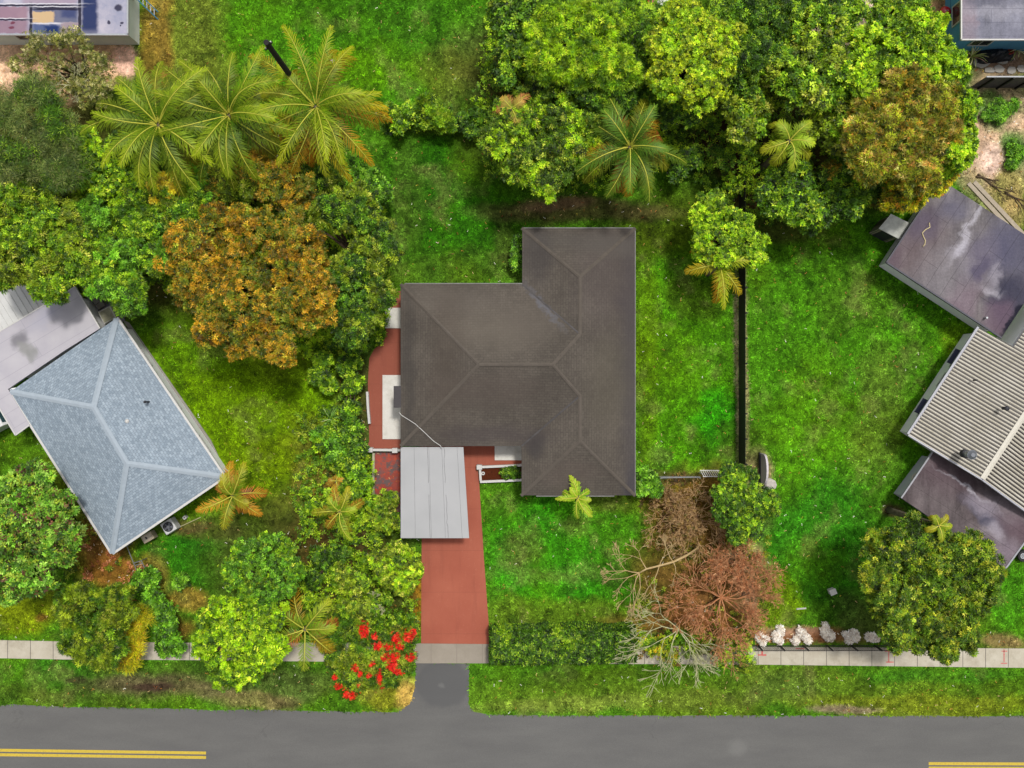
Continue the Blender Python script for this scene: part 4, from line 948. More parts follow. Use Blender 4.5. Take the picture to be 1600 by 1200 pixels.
# ------------------------------------------------------------------ palms
def palm(name, label, px, py, Rpx, top, nf, seed, cols, group=None, leaf=.80, droop=1.0, drop_az=None, pairs=46, wl=.042):
    """cols: list of (rgb base, rgb tip) from young to old fronds"""
    rng = np.random.default_rng(seed); cx, cy = X(px, py, top-.3); base = (cx+.1, cy-.1, 0)
    root = thing(name, label, 'palm tree', base, group); Rw = Rpx*SC*(H-top)/H
    m = MB(base); n = 7; m.tube([(base[0]+(cx-base[0])*(i/n)**2, base[1]+(cy-base[1])*(i/n)**2, (top-.5)*i/n) for i in range(n+1)], [.2-.07*i/n for i in range(n+1)], 10); m.build('trunk', BARKP, root, smooth=True)
    azs = [k*2.39996+rng.normal(0, .24) for k in range(nf)]
    if drop_az is not None: azs = [drop_az[k % len(drop_az)]+rng.normal(0, .05) for k in range(nf)]
    for k, az in enumerate(azs):
        age = k/max(1, nf-1); L = Rw*(1.22-.1*age)*rng.uniform(.78, 1.08)
        if drop_az is None and k < 2: L *= .7
        el0 = R(64-66*age+rng.normal(0, 7)); bend = (R(78+26*age))*droop
        NS = 22; s_ = np.linspace(0, 1, NS+1); el = el0-bend*s_**1.35
        ds = L/NS; bx = np.cumsum(np.cos(el))*ds; bz = np.cumsum(np.sin(el))*ds; kk = rng.normal(0, .34)
        azz = az+kk*s_; hx = np.cumsum(np.cos(azz)*np.cos(el))*ds; hy = np.cumsum(np.sin(azz)*np.cos(el))*ds
        P_ = np.stack([cx+hx, cy+hy, top-.55+bz], 1); P_[:, 2] = np.maximum(P_[:, 2], .25)
        ca, cb = cols[min(len(cols)-1, int(age*len(cols)))]
        ca = np.array(C(*ca, 1.0)); cb = np.array(C(*cb, 1.0)); jit = .72+.06*rng.normal()
        t_ = np.linspace(.10, .995, pairs); tt = np.concatenate([t_, t_]); sd_ = np.concatenate([np.ones(pairs), -np.ones(pairs)])
        idx = tt*NS; i0 = np.minimum(idx.astype(int), NS-1); fr = (idx-i0)[:, None]; p = P_[i0]*(1-fr)+P_[i0+1]*fr; tg = norm(P_[i0+1]-P_[i0])
        sidev = norm(np.cross(tg, np.array([[0., 0, 1]])))*sd_[:, None]; upv = np.cross(sidev*sd_[:, None], tg)
        ll = leaf*(np.sin(np.pi*(.12+.82*tt))**.6)*(1+rng.uniform(-.15, .15, len(tt))); ll = np.maximum(ll, .12)
        fwd = .34+.78*tt+rng.normal(0, .09, len(tt)); 
        dd = norm(sidev*np.cos(fwd)[:, None]+tg*np.sin(fwd)[:, None]-upv*.10)
        q1 = p+dd*(ll*.5)[:, None]; q2 = q1+norm(dd+np.array([[0, 0, -.75]])*(.9+.5*age)+rng.normal(0, .22, dd.shape))*(ll*.5)[:, None]
        wdv = norm(np.cross(dd, upv))*(wl*.5)
        V = np.stack([p-wdv*.5, p+wdv*.5, q1+wdv, q1-wdv, q2], 1).reshape(-1, 3)
        nb = len(tt); b5 = np.arange(nb)*5
        F = np.concatenate([np.stack([b5, b5+1, b5+2, b5+3], 1), np.stack([b5+3, b5+2, b5+4, b5+4], 1)])
        F = np.concatenate([np.stack([b5, b5+1, b5+2], 1), np.stack([b5, b5+2, b5+3], 1), np.stack([b5+3, b5+2, b5+4], 1)])
        mixf = np.clip(tt*1.15-.1+rng.normal(0, .12, nb), 0, 1)[:, None]; cl = (ca*(1-mixf)+cb*mixf)*jit*(1+rng.uniform(-.15, .15, (nb, 1)))
        T = np.repeat(cl, 5, 0)
        # tips yellower
        T[4::5] *= 1.15
        # rachis ribbon: thin triangular section
        rw = (.035*(1-s_)+.010)[:, None]; tg2 = norm(np.gradient(P_, axis=0)); sv = norm(np.cross(tg2, np.array([[0., 0, 1]])))
        RV = np.stack([P_-sv*rw, P_+sv*rw, P_+np.array([0, 0, 1])*rw], 1).reshape(-1, 3); o_ = len(V); fi = []
        for i in range(NS):
            for a, b in ((0,1),(1,2),(2,0)): fi += [(o_+3*i+a, o_+3*i+b, o_+3*i+3+b), (o_+3*i+a, o_+3*i+3+b, o_+3*i+3+a)]
        RT = np.tile(np.array(C(216, 214, 86, 1.0)), (len(RV), 1))*.9
        npmesh('frond', np.concatenate([V, RV]), np.concatenate([F, np.array(fi)]), LEAF, root, tint=np.clip(np.concatenate([T, RT]), .002, .9), nv=3, off=base)
    return root

# ------------------------------------------------------------------ bare branching
def segs_mesh(segs, n=5):
    p0 = np.array([s[0] for s in segs]); p1 = np.array([s[1] for s in segs]); r0 = np.array([s[2] for s in segs])[:, None]; r1 = np.array([s[3] for s in segs])[:, None]
    d = norm(p1-p0); ref = np.where(np.abs(d[:, 2:3]) < .9, np.array([[0., 0, 1]]), np.array([[1., 0, 0]])); a = norm(np.cross(d, ref)); b = np.cross(d, a)
    V = []
    for p, r_ in ((p0, r0), (p1, r1)):
        for k in range(n): t_ = 6.28318*k/n; V.append(p+(a*math.cos(t_)+b*math.sin(t_))*r_)
    V = np.stack(V, 1); N = len(p0); V = V.reshape(-1, 3); base = np.arange(N)*2*n; F = []
    for k in range(n): F.append(np.stack([base+k, base+(k+1) % n, base+n+(k+1) % n, base+n+k], 1))
    return V, np.concatenate(F)
def grow(start, dirs, length, depth, rad, rng, spread=.55, zup=.1, decay=.74, minr=.012, nseg=2, split=(2, 3)):
    segs = []
    def rec(p, d, L, r, k):
        n = nseg; 
        for i in range(n):
            d = d+Vector((rng.gauss(0, .16), rng.gauss(0, .16), rng.gauss(0, .08)+zup*.2)); d.normalize()
            q = p+d*(L/n); r2 = max(minr, r*.86); segs.append((tuple(p), tuple(q), r, r2)); p = q; r = r2
        if k <= 0: return
        m_ = rng.randint(*split)
        for i in range(m_):
            a = Vector((rng.gauss(0, spread), rng.gauss(0, spread), rng.gauss(0, spread*.5)+zup)); nd = (d+a).normalized()
            rec(p, nd, L*decay*rng.uniform(.75, 1.15), max(minr, r*.74), k-1)
    for d, L, r in dirs: rec(Vector(start), Vector(d).normalized(), L*length, r*rad, depth)
    return segs
def bare(label, px, py, top, Rpx, nd, depth, rad, mat, seed, z0=.4, leaves=None, spread=.5, el=.35, az=None, name='bare_tree', group=None, decay=.74, minr=.013, split=(2, 3)):
    rng = random.Random(seed); cx, cy = X(px, py, z0+.3); base = (cx, cy, 0); root = thing(name, label, 'bare tree', base, group)
    m = MB(base); m.tube([(cx, cy, 0), (cx, cy, z0)], [rad*1.5, rad*1.2], 8); Rw = Rpx*SC*.95
    tot = sum(decay**i for i in range(depth+1)); dirs = []
    for k in range(nd):
        a = (6.283*k/nd+rng.uniform(-.2, .2)) if az is None else az[k % len(az)]+rng.uniform(-.12, .12)
        e_ = el*rng.uniform(.4, 1.7); dirs.append(((math.cos(a)*math.cos(e_), math.sin(a)*math.cos(e_), math.sin(e_)), rng.uniform(.8, 1.1), 1.0))
    sg = grow((cx, cy, z0), dirs, Rw/tot*1.05, depth, rad, rng, spread, (top/Rw)*.04, decay, minr, split=split)
    sg = [(a, b, r0, r1) for a, b, r0, r1 in sg if b[2] > .05 and a[2] > .05]
    V, F = segs_mesh(sg); npmesh('branches', V, F, mat, root, off=base); m.build('trunk', mat, root)
    if leaves:
        pl, n, L, jit = leaves; r2 = np.random.default_rng(seed); mids = np.array([s[1] for s in sg]); ii = r2.integers(0, len(mids), n)
        pos = mids[ii]+r2.normal(0, jit, (n, 3))*np.array([1, 1, .6]); pos[:, 2] = np.maximum(pos[:, 2]-.05, .06)
        V, F, T = rosettes(pos, r2.normal(0, .3, (n, 3))+np.array([0, 0, 1]), 5, L, L*.28, .1, pick(pl, n, rng=r2), r2)
        npmesh('dry_leaves', V, F, LEAF, root, tint=np.clip(T, .002, .9), off=base)
    return root

# ============================ planting plan (pixel positions are ground plan positions of the garden)
# left garden
tree('mango_tree', 'wide crown flushed orange-brown, largest tree beside the diagonal lawn', 'tree', [(375,385,78),(450,400,66),(320,430,58),(400,480,74),(480,465,55),(345,500,48),(430,540,40),(300,380,44)], 8, 'mango', P_ORG, 101, pal2=P_ORG2, f2=.38)
tree('mango_tree', 'smaller orange-tinged crown right behind the three tall palms', 'tree', [(430,275,40),(465,300,40),(400,255,30)], 6.5, 'mango', P_ORG2, 102, pal2=P_ORG, f2=.35)
tree('broadleaf_tree', 'dark green tree between orange mango and small red patio', 'tree', [(560,330,48),(590,385,42),(560,420,50),(590,460,34),(555,500,44),(510,330,38),(520,440,40)], 6.5, 'mango', P_DARK, 103, pal2=P_OLV, f2=.45)
tree('leafy_tree', 'bright lime tree under the left palm', 'tree', [(140,240,32),(165,280,40),(135,215,24),(200,300,40)], 6, 'fine', P_LIME, 104, pal2=P_MID, f2=.4)
tree('leafy_tree', 'dense green crown at the left edge above ribbed awning', 'tree', [(30,310,52),(80,345,58),(30,390,56),(110,400,48),(80,440,40),(10,430,30)], 7, 'mango', P_MID, 105, pal2=P_OLV, f2=.4)
tree('leafy_tree', 'green crown overhanging the corner of the blue-grey roof', 'tree', [(230,350,52),(190,400,52),(250,395,36),(205,455,40),(160,440,34),(150,350,44),(290,340,32)], 6.5, 'mango', P_MID, 106, pal2=P_EMER, f2=.4)
tree('flowering_tree', 'small crown of round yellow flower heads below the palms', 'tree', [(258,300,30)], 6.3, 'rosette', P_OLV, 107, pal2=P_FLOW, f2=.65, dens=1.2)
tree('leafy_tree', 'emerald leafy clump left of orange mango top', 'tree', [(300,275,34),(320,300,26)], 5.6, 'broad', P_EMER, 108)
tree('wispy_tree', 'feathery grey-green tree at left edge below patched-roof house', 'tree', [(40,190,60),(90,210,46),(30,250,52),(100,270,40),(60,160,40)], 7.5, 'wispy', P_GREY, 109, pal2=P_DARK, f2=.3, dens=1.3)
tree('thorny_tree', 'thin straw-olive tree over the sandy ground', 'tree', [(95,105,58),(60,95,38),(140,115,44),(115,80,36),(150,140,36)], 4.5, 'sparse', P_STRAW, 110, dens=2.2)
bare('leafless pale twigs inside the thin straw-olive tree', 115, 130, 4.6, 40, 7, 4, .05, TWIGW, 31, z0=3.4)
# shrubs of the back boundary
shrub('green shrub row on the back lawn boundary, beside the third palm', [(615,180,18),(640,178,20),(625,200,12)], 1.8, 'broad', P_MID, 120)
shrub('bushy green shrub midway along the back boundary', [(672,178,24),(695,190,22),(665,160,14)], 2.2, 'plume', P_MID, 121)
shrub('dark low shrub at right end of back boundary', [(725,190,18),(745,182,14),(735,205,10)], 1.4, 'broad', P_DARK, 122)
shrub('emerald shrub between third palm and dark green tree', [(575,285,28),(600,300,16),(560,260,18)], 2.6, 'broad', P_EMER, 123)
tree('leafy_tree', 'dark crown tucked below the yellow-lime tree beside drooping palm', 'tree', [(1040,170,30),(1010,160,28),(1075,180,22),(1000,190,22)], 6.2, 'fine', P_DARK, 301, pal2=P_MID, f2=.4)
tree('leafy_tree', 'shaded green crown in gap between yellow-lime tree and rounded crown', 'tree', [(1150,110,34),(1145,70,28),(1170,130,24),(1215,80,34)], 7.0, 'fine', P_MID, 302, pal2=P_DARK, f2=.5)
tree('leafy_tree', 'olive crown joining bronze mango to rounded green crown', 'tree', [(1335,165,32),(1320,190,30),(1345,215,26),(1310,150,26)], 7.2, 'broad', P_OLV, 303, pal2=P_MID, f2=.4)
tree('leafy_tree', 'low dark crown below left edge of bronze mango', 'tree', [(1330,260,30),(1360,290,28),(1300,270,26),(1380,310,22)], 5.6, 'mango', P_DARK, 304, pal2=P_ORG2, f2=.35)
tree('leafy_tree', 'green crown on top edge above the rounded crown', 'tree', [(1290,5,34),(1330,15,26),(1255,20,30)], 7.0, 'broad', P_MID, 305, pal2=P_DARK, f2=.4)
tree('leafy_tree', 'dim green crown at left end between the wispy tree and awning', 'tree', [(15,250,34),(25,285,30),(5,350,34)], 6.0, 'broad', P_DARK, 306, pal2=P_OLV, f2=.4)
tree('leafy_tree', 'olive crown between the yellow flower heads and orange mango', 'tree', [(270,335,30),(300,315,24),(260,310,20),(325,340,22)], 6.0, 'mango', P_OLV, 307, pal2=P_MID, f2=.4)
tree('leafy_tree', 'ragged olive crown beneath middle palm fronds', 'tree', [(360,270,34),(395,290,26),(345,300,26)], 5.8, 'mango', P_OLV, 308, pal2=P_ORG2, f2=.4)
tree('leafy_tree', 'ragged dark crown under leftmost tall palm', 'tree', [(215,240,34),(250,260,28),(190,230,24)], 5.2, 'broad', P_DARK, 309, pal2=P_MID, f2=.4)
tree('leafy_tree', 'dark green crown filling top of grove beside plumed tree', 'tree', [(925,150,26),(900,30,24),(1000,110,30),(985,130,24)], 7.2, 'fine', P_DARK, 310, pal2=P_MID, f2=.4)
tree('leafy_tree', 'dusky olive crown between rust undergrowth and rightmost tall palm', 'tree', [(480,250,28),(510,290,30),(540,300,22)], 5.0, 'mango', P_OLV, 311, pal2=P_DARK, f2=.5)
# palms
PC = [((96,134,14),(170,190,26)),((66,100,12),(150,174,24)),((46,76,10),(140,158,26)),((36,58,10),(150,146,30))]  # lower fronds darker: shade of the crown's under-layer put into their colour
PC3 = [((106,144,14),(178,194,28)),((84,118,12),(186,192,28)),((72,98,12),(212,184,28)),((86,86,14),(228,170,32)),((96,72,18),(218,150,38))]
palm('coconut_palm', 'leftmost of three tall palms, all-green fronds over lime tree', 245, 193, 102, 8.5, 32, 201, PC, group='tall coconut palms', droop=.9)
palm('coconut_palm', 'middle of three tall palms with long green fronds', 356, 178, 104, 8.2, 32, 202, PC, group='tall coconut palms', droop=.9)
palm('coconut_palm', 'rightmost tall palm with golden lower fronds by the leaning pole', 492, 165, 112, 7.6, 29, 204, PC3, group='tall coconut palms', droop=.9)
# upper right grove
tree('leafy_tree', 'dark green crown at left end of upper right grove', 'tree', [(800,25,38),(810,80,36),(850,12,34),(790,120,20)], 7, 'broad', P_DARK, 130, pal2=P_MID, f2=.4)
tree('plumed_tree', 'bright yellow-green plumed crown at top of grove', 'tree', [(870,50,50),(900,90,52),(850,100,36),(930,45,44),(960,110,40)], 8.6, 'plume', P_LIME, 131, pal2=P_MID, f2=.35, dens=1.2)
tree('leafy_tree', 'deep green crown between the plumed and lime trees', 'tree', [(975,40,40),(960,150,36),(1000,60,30)], 7.6, 'plume', P_DARK, 132, pal2=P_MID, f2=.4)
tree('lime_tree', 'fine-leaved yellow-lime crown, brightest of the grove', 'tree', [(1070,60,52),(1110,90,48),(1050,120,44),(1095,140,40),(1130,60,34),(1040,80,36),(1065,25,30)], 9, 'fine', P_YLIM, 133, pal2=P_LIME, f2=.4)
tree('broadleaf_tree', 'dense dark crown with a few rusty tips north of house', 'tree', [(800,200,46),(870,180,54),(880,240,54),(820,255,44),(770,225,32),(930,200,36),(850,290,24),(840,150,40)], 7, 'mango', P_MANGO, 134, pal2=P_LIME, f2=.35)
tree('leafy_tree', 'green crown right of the lime tree near top edge', 'tree', [(1190,40,46),(1170,90,38),(1160,10,30),(1220,20,36)], 8, 'mango', P_DARK, 135, pal2=P_MID, f2=.4)
tree('leafy_tree', 'rounded green crown in middle of right grove, above small palm', 'tree', [(1270,70,44),(1240,110,44),(1300,110,36),(1265,145,38),(1290,40,34)], 8.2, 'broad', P_MID, 136, pal2=P_OLV, f2=.4)
tree('leafy_tree', 'olive leafy crown left of the small yellow palm', 'tree', [(1180,160,34),(1165,200,30),(1200,125,30),(1150,170,20)], 6.5, 'broad', P_OLV, 137, pal2=P_MID, f2=.4)
tree('leafy_tree', 'olive crown right of the small yellow palm', 'tree', [(1290,190,34),(1275,165,26),(1310,215,28)], 6.6, 'broad', P_OLV, 138)
tree('leafy_tree', 'open green crown at the very top beside pale yard', 'tree', [(1395,15,32),(1370,25,22),(1430,5,30)], 6.5, 'fine', P_MID, 139, dens=.8)
tree('mango_tree', 'big lime-coloured round crown at top right of grove', 'tree', [(1370,90,52),(1345,125,34),(1440,65,48),(1480,110,42),(1500,160,30),(1425,105,40),(1500,235,26)], 8.6, 'rosette', P_LIME, 140, pal2=P_MID, f2=.2)
tree('mango_tree', 'big bronze and straw flowering crown in right grove', 'tree', [(1370,185,48),(1420,180,48),(1400,230,56),(1450,215,48),(1360,250,38),(1460,160,38),(1430,270,36),(1415,135,34),(1345,210,32)], 8.8, 'plume', P_BRZ, 141, pal2=P_ORG2, f2=.35, dens=1.3)
tree('mango_tree', 'bright green lobe at right edge of bronze crown', 'tree', [(1495,215,30),(1485,255,30),(1500,180,22)], 7.4, 'rosette', P_LIME, 142, pal2=P_EMER, f2=.35)
tree('mango_tree', 'yellow-leaved crown touching the purple-grey flat roof', 'tree', [(1420,295,34),(1450,285,30),(1400,310,24),(1470,270,24)], 6.8, 'rosette', P_YEL, 143, pal2=P_ORG2, f2=.45)
tree('leafy_tree', 'spreading low green crown at head of right lawn', 'tree', [(1215,310,38),(1260,320,46),(1305,305,42),(1345,300,30),(1240,285,34),(1330,325,22)], 5.5, 'broad', P_MID, 144, pal2=P_DARK, f2=.35)
tree('leafy_tree', 'vivid green tree at north end of black fence', 'tree', [(1105,330,34),(1140,360,42),(1165,390,32),(1110,375,36),(1130,400,26),(1180,380,24)], 5.2, 'fine', P_LIME, 145, pal2=P_MID, f2=.45)
shrub('pale-edged round shrub in the shade left of the shed wall', [(1130,250,18),(1118,240,12)], 1.6, 'broad', P_MAG, 146)
shrub('tangled dark shrub beneath the large drooping palm', [(1075,250,22),(1060,270,16)], 2.0, 'broad', P_DARK, 147)
shrub('small shrub at house corner by top left of wing', [(808,395,8),(806,410,7),(812,378,6)], 1.2, 'broad', P_EMER, 148)
PG = [((70,112,20),(112,150,40)),((62,98,16),(120,150,36)),((66,98,16),(164,166,36)),((110,104,22),(214,158,40)),((150,96,34),(224,124,50))]
palm('coconut_palm', 'drooping palm with orange lower fronds north of house', 985, 228, 84, 7.2, 24, 211, PG, droop=1.05)
palm('small_palm', 'small yellow-green palm set in the right grove', 1236, 218, 46, 7.4, 9, 212, [((140,176,40),(184,204,50)),((150,176,30),(206,206,50))], leaf=.6, pairs=30)
palm('small_palm', 'small golden palm half under the vivid green tree', 1125, 412, 62, 4.4, 11, 213, [((160,186,30),(200,206,40)),((176,180,30),(226,190,40)),((190,160,30),(230,150,30))], leaf=.64, pairs=30)
palm('small_palm', 'pinkish-tipped palm poking out left of dense dark crown', 800, 168, 34, 7.0, 7, 214, [((150,160,60),(214,170,80)),((180,140,70),(230,150,90))], leaf=.5, pairs=24)
# middle left strip
shrub('round green shrub at the edge of diagonal lawn', [(500,585,20),(512,600,14),(505,560,16)], 1.5, 'broad', P_MID, 150)
shrub('tall shrub hiding the upper left rim of red patio', [(545,565,20),(552,600,18),(540,530,16),(550,640,14),(560,540,12)], 2.2, 'rosette', P_MID, 151, pal2=P_DARK, f2=.4)
shrub('dark shrub beside the lower left corner of patio', [(553,675,20),(560,700,16),(545,650,12)], 2.0, 'broad', P_DARK, 152)
shrub('wide shrub below the spiky plant', [(515,690,22),(530,715,24),(500,680,14),(555,735,22)], 2.0, 'broad', P_EMER, 153, pal2=P_MID, f2=.5)
shrub('leafy shrub above the small yellow-green palm', [(545,765,20),(570,755,14),(520,775,14)], 1.8, 'broad', P_MID, 154)
shrub('green bush at the carport lower left corner', [(600,790,26),(612,815,20),(590,815,18),(612,780,14)], 2.2, 'fine', P_OLV, 155, pal2=P_MID, f2=.5)
shrub('low shrub on the diagonal lawn side of yellow palm', [(490,790,14),(478,770,10)], 1.0, 'fine', P_MID, 156)
palm('small_palm', 'yellow-green palm in shrub strip left of carport', 530, 800, 46, 3.8, 10, 215, [((120,164,30),(176,196,40)),((140,160,26),(206,190,50)),((190,150,40),(226,170,60))], leaf=.48, pairs=28)
palm('small_palm', 'young dry orange palm just above the yellow-green one', 524, 752, 18, 1.6, 7, 216, [((190,150,50),(214,160,60))], leaf=.32, pairs=18)
palm('small_palm', 'orange and yellow palm at blue-grey roof corner', 362, 775, 50, 4.0, 12, 217, [((120,160,30),(190,180,40)),((190,150,40),(232,160,50)),((206,130,50),(236,150,60))], leaf=.64, pairs=30)
palm('small_palm', 'open palm with rust fronds beside lime round tree', 475, 985, 64, 4.6, 10, 218, [((116,160,30),(170,190,40)),((130,164,30),(180,190,40)),((170,150,30),(216,170,40)),((190,130,50),(216,120,60))], leaf=.74, pairs=30)
palm('small_palm', 'tiny bright palm at front wall of the brown-roofed house', 903, 779, 33, 3.8, 11, 219, [((150,190,30),(196,216,60)),((130,180,30),(180,206,50))], leaf=.34, pairs=20, wl=.06)
palm('small_palm', 'small yellow palm top emerging above the big round mango', 1470, 822, 22, 7.9, 7, 220, [((130,160,26),(180,190,44)),((150,160,26),(200,186,50))], leaf=.32, pairs=18, wl=.07)
# lower left
tree('leafy_tree', 'green fine-leaved tree next above lime round tree', 'tree', [(395,880,44),(430,870,38),(370,900,28),(440,905,30),(410,920,36),(460,890,18)], 5.8, 'fine', P_EMER, 160, pal2=P_MID, f2=.5)
tree('lime_tree', 'round lime-green tree of bright rosettes on the verge edge', 'tree', [(372,998,66),(345,970,36),(410,965,38),(385,1040,36),(328,1005,30),(420,1010,34)], 6, 'rosette', P_LIME, 161, pal2=P_MID, f2=.3, dens=1.2)
tree('magnolia_tree', 'large-leaved green tree with reddish undersides at left edge', 'tree', [(40,785,54),(85,800,42),(40,850,58),(95,850,36),(20,910,36),(60,745,30),(105,830,28),(55,900,34)], 6, 'broad', P_MAG, 162, dens=.8)
tree('feathery_tree', 'olive feathery tree overhanging the left sidewalk', 'tree', [(130,950,42),(170,970,40),(125,1000,34),(165,1015,34),(190,930,26),(110,935,24)], 4.6, 'plume', P_OLV, 163, pal2=P_DARK, f2=.3, dens=.9)
shrub('yellow-olive shrub growing over the left sidewalk', [(208,985,24),(214,1010,18),(200,1030,14),(220,965,14)], 2.4, 'wispy', P_YEL, 164, dens=1.6)
shrub('dark green clipped shrub, top one of the hedge row by the left house', [(224,912,26),(240,934,22)], 2.0, 'broad', P_EMER, 165)
shrub('dark green shrub in the middle of the hedge row by the left house', [(249,956,26),(258,975,20)], 1.9, 'broad', P_EMER, 166)
shrub('bottom shrub of hedge row at the sidewalk', [(264,1002,23),(260,988,18),(276,1012,12)], 1.8, 'broad', P_EMER, 167)
shrub('small green plant alone on small lawn by air conditioners', [(286,905,8),(282,910,6)], .6, 'broad', P_EMER, 168)
tree('leafy_tree', 'round olive-green bush touching the red driveway', 'tree', [(620,870,30),(640,890,28),(605,895,24),(630,915,20),(590,875,20)], 3.6, 'fine', P_OLV, 170, pal2=P_LIME, f2=.45)
tree('leafy_tree', 'olive bush left of the driveway-side round bush', 'tree', [(555,915,28),(535,895,22),(570,945,24),(545,950,20)], 3.2, 'fine', P_OLV, 171, pal2=P_MID, f2=.4)
shrub('dark green bush above red flowering shrub, beside open palm', [(530,975,28),(520,1000,24),(560,985,22),(505,950,16)], 2.6, 'plume', P_DARK, 172, pal2=P_OLV, f2=.4)
shrub('dark shrub between the yellow-green palm and olive bush', [(505,875,18),(530,865,16),(490,905,16)], 2.0, 'fine', P_DARK, 173)
bare('dead grey twig cluster between two olive bushes left of driveway', 583, 945, 2.2, 26, 4, 3, .03, TWIGW, 33, z0=2.0)

def red_shrub():
    bl = [(575,1020,34),(610,1010,36),(590,1050,30),(635,1000,22),(545,1040,26),(630,1035,20),(560,1065,20),(525,1030,18)]
    root, B = shrub('shrub covered in bright red flower clusters at driveway mouth', bl, 2.8, 'plume', P_OLV, 175, name='flowering_shrub', pal2=P_DARK, f2=.3, dens=.8)
    rng = np.random.default_rng(5); base = tuple(root.location); parts = []
    sp = [(567,988,7,10),(620,1000,8,7),(636,998,9,8),(640,1030,7,6),(612,1040,12,8),(622,1050,10,6),(592,1062,5,12),(554,1045,6,7),(545,1088,9,6),(606,1012,8,6),(590,1012,7,6),(625,1012,8,6),(580,1040,4,4),(562,1055,4,5),(585,997,4,4),(560,1072,4,4),(600,1030,5,5),(645,992,5,6),(616,1028,8,5),(522,1060,4,4),(526,1076,4,4),(575,1058,3,4)]
    for x, y, rx, ry in sp:
        n = int(rx*ry*1.5)+5; a = rng.random(n)*6.283; r_ = np.sqrt(rng.random(n))*np.where(rng.random(n) < .25, 1.7, 1.0); wx, wy = X(x, y, 2.9)
        pos = np.stack([wx+np.cos(a)*r_*rx*SC, wy+np.sin(a)*r_*ry*SC, 2.75+rng.random(n)*.3-.4*r_], 1)
        parts.append(rosettes(pos, rng.normal(0, .5, (n, 3))+np.array([0, 0, 1]), 5, .10, .045, .45, pick(P_RED, n, rng=rng), rng))
    V, F, T = merge(parts); npmesh('flowers', V, F, LEAF, root, tint=T, off=base)
red_shrub()

# front right
shrub('round green shrub at lower right corner of brown roof', [(1012,752,18),(1000,765,12),(1022,765,12),(1005,740,12)], 2.0, 'broad', P_EMER, 180)
tree('leafy_tree', 'green bushy tree where the black fence ends', 'tree', [(1160,755,30),(1140,740,22),(1180,785,30),(1145,800,34),(1175,820,26),(1130,775,24),(1205,785,20),(1150,835,18)], 4, 'fine', P_MID, 181, pal2=P_DARK, f2=.5)
bare('straw-brown leafless tree below the round corner shrub', 1090, 812, 2.6, 68, 12, 5, .05, TWIG, 41, z0=.6, decay=.82, minr=.0125, leaves=(P_DRYB, 500, .11, .25))
bare('low straw-brown leafless bush left of the larger one', 1052, 812, 1.8, 56, 10, 5, .04, TWIG, 42, z0=.4, decay=.82, minr=.0125, leaves=(P_DRYB, 700, .10, .25))
bare('rust-red leafless tree, densest twigs, behind the sidewalk fence', 1128, 935, 3.2, 96, 15, 5, .055, TWIGR, 43, z0=.7, leaves=(P_DRYR, 620, .10, .16), el=.40, spread=.46, minr=.014, split=(2, 3), decay=.80)
bare('second rust-red leafless bush north of the densest one', 1158, 885, 2.2, 64, 10, 5, .045, TWIGR, 44, z0=.5, leaves=(P_DRYR, 200, .11, .14), el=.35, minr=.012, decay=.82)
bare('greenish bleached bare tree spreading over sidewalk and verge', 1062, 985, 2.8, 98, 8, 4, .042, TWIGW, 45, z0=1.4, az=[-.15, -.55, -.95, -1.4, -1.8, -2.3, -2.85, 2.4], el=.10, spread=.38, decay=.86, minr=.013)
def forked():
    pts = [X3(a_, b_, z_) for a_, b_, z_ in ((1090,857,1.2),(1072,868,2.6),(1052,878,2.9),(1030,884,3.0),(1010,889,3.0),(999,895,2.95))]
    base = (pts[0][0], pts[0][1], 0); root = thing('bare_tree', 'pale forked leafless limb reaching left over the front lawn', 'bare tree', base)
    m = MB(base); m.tube([(base[0], base[1], 0)]+pts, [.10, .085, .075, .065, .058, .05, .04], 8); m.build('trunk', TWIGL, root, smooth=True)
    rng = random.Random(12); sg = []
    for pi, an_, L_, dp in ((5,3.05,1.9,4),(5,4.25,2.1,4),(5,3.8,1.6,4),(4,1.9,1.5,4),(3,4.6,1.6,3),(3,1.6,1.3,3),(2,2.2,1.3,3),(2,5.2,1.4,3),(5,4.9,2.0,4)):
        tot = sum(.8**i for i in range(dp+1)); sg += grow(pts[pi], [((math.cos(an_), math.sin(an_), .02), 1, 1)], L_*1.45/tot, dp, .034, rng, .42, 0, .8, .012, split=(2, 3))
    V, F = segs_mesh(sg); npmesh('branches', V, F, TWIGL, root, off=base)
TWIGL = m_bark('straw_twig', (190, 158, 106), (222, 196, 146))
forked()
shrub('yellow-green shrub under bleached bare tree at sidewalk', [(1130,1020,26),(1155,1012,26),(1110,1010,20),(1165,1035,16),(1080,1015,18)], 1.2, 'sparse', P_OLV, 182, pal2=P_LIME, f2=.4, dens=1.5)
shrub('loose shrub beside the hedge end under bleached twigs', [(1020,1010,20),(1045,1025,18),(1000,1000,14),(1045,1002,14)], 1.3, 'sparse', P_MID, 183, pal2=P_YEL, f2=.3, dens=1.5)
tree('mango_tree', 'huge round dark mango with yellow patches by the street', 'tree', [(1450,900,66),(1400,860,48),(1390,930,52),(1500,870,48),(1520,930,44),(1450,985,48),(1400,985,36),(1500,985,38),(1370,895,32),(1440,845,40),(1545,890,26),(1470,1010,26)], 7.6, 'mango', P_MANGO, 190, pal2=P_MANGOY, f2=.32, squash=.8)
shrub('weedy green clump in the sandy yard at right', [(1560,172,20),(1580,165,12),(1545,180,10)], .6, 'fine', P_EMER, 191)
shrub('second weedy green clump nearer the right edge', [(1590,235,18),(1580,255,10)], .5, 'fine', P_EMER, 192)

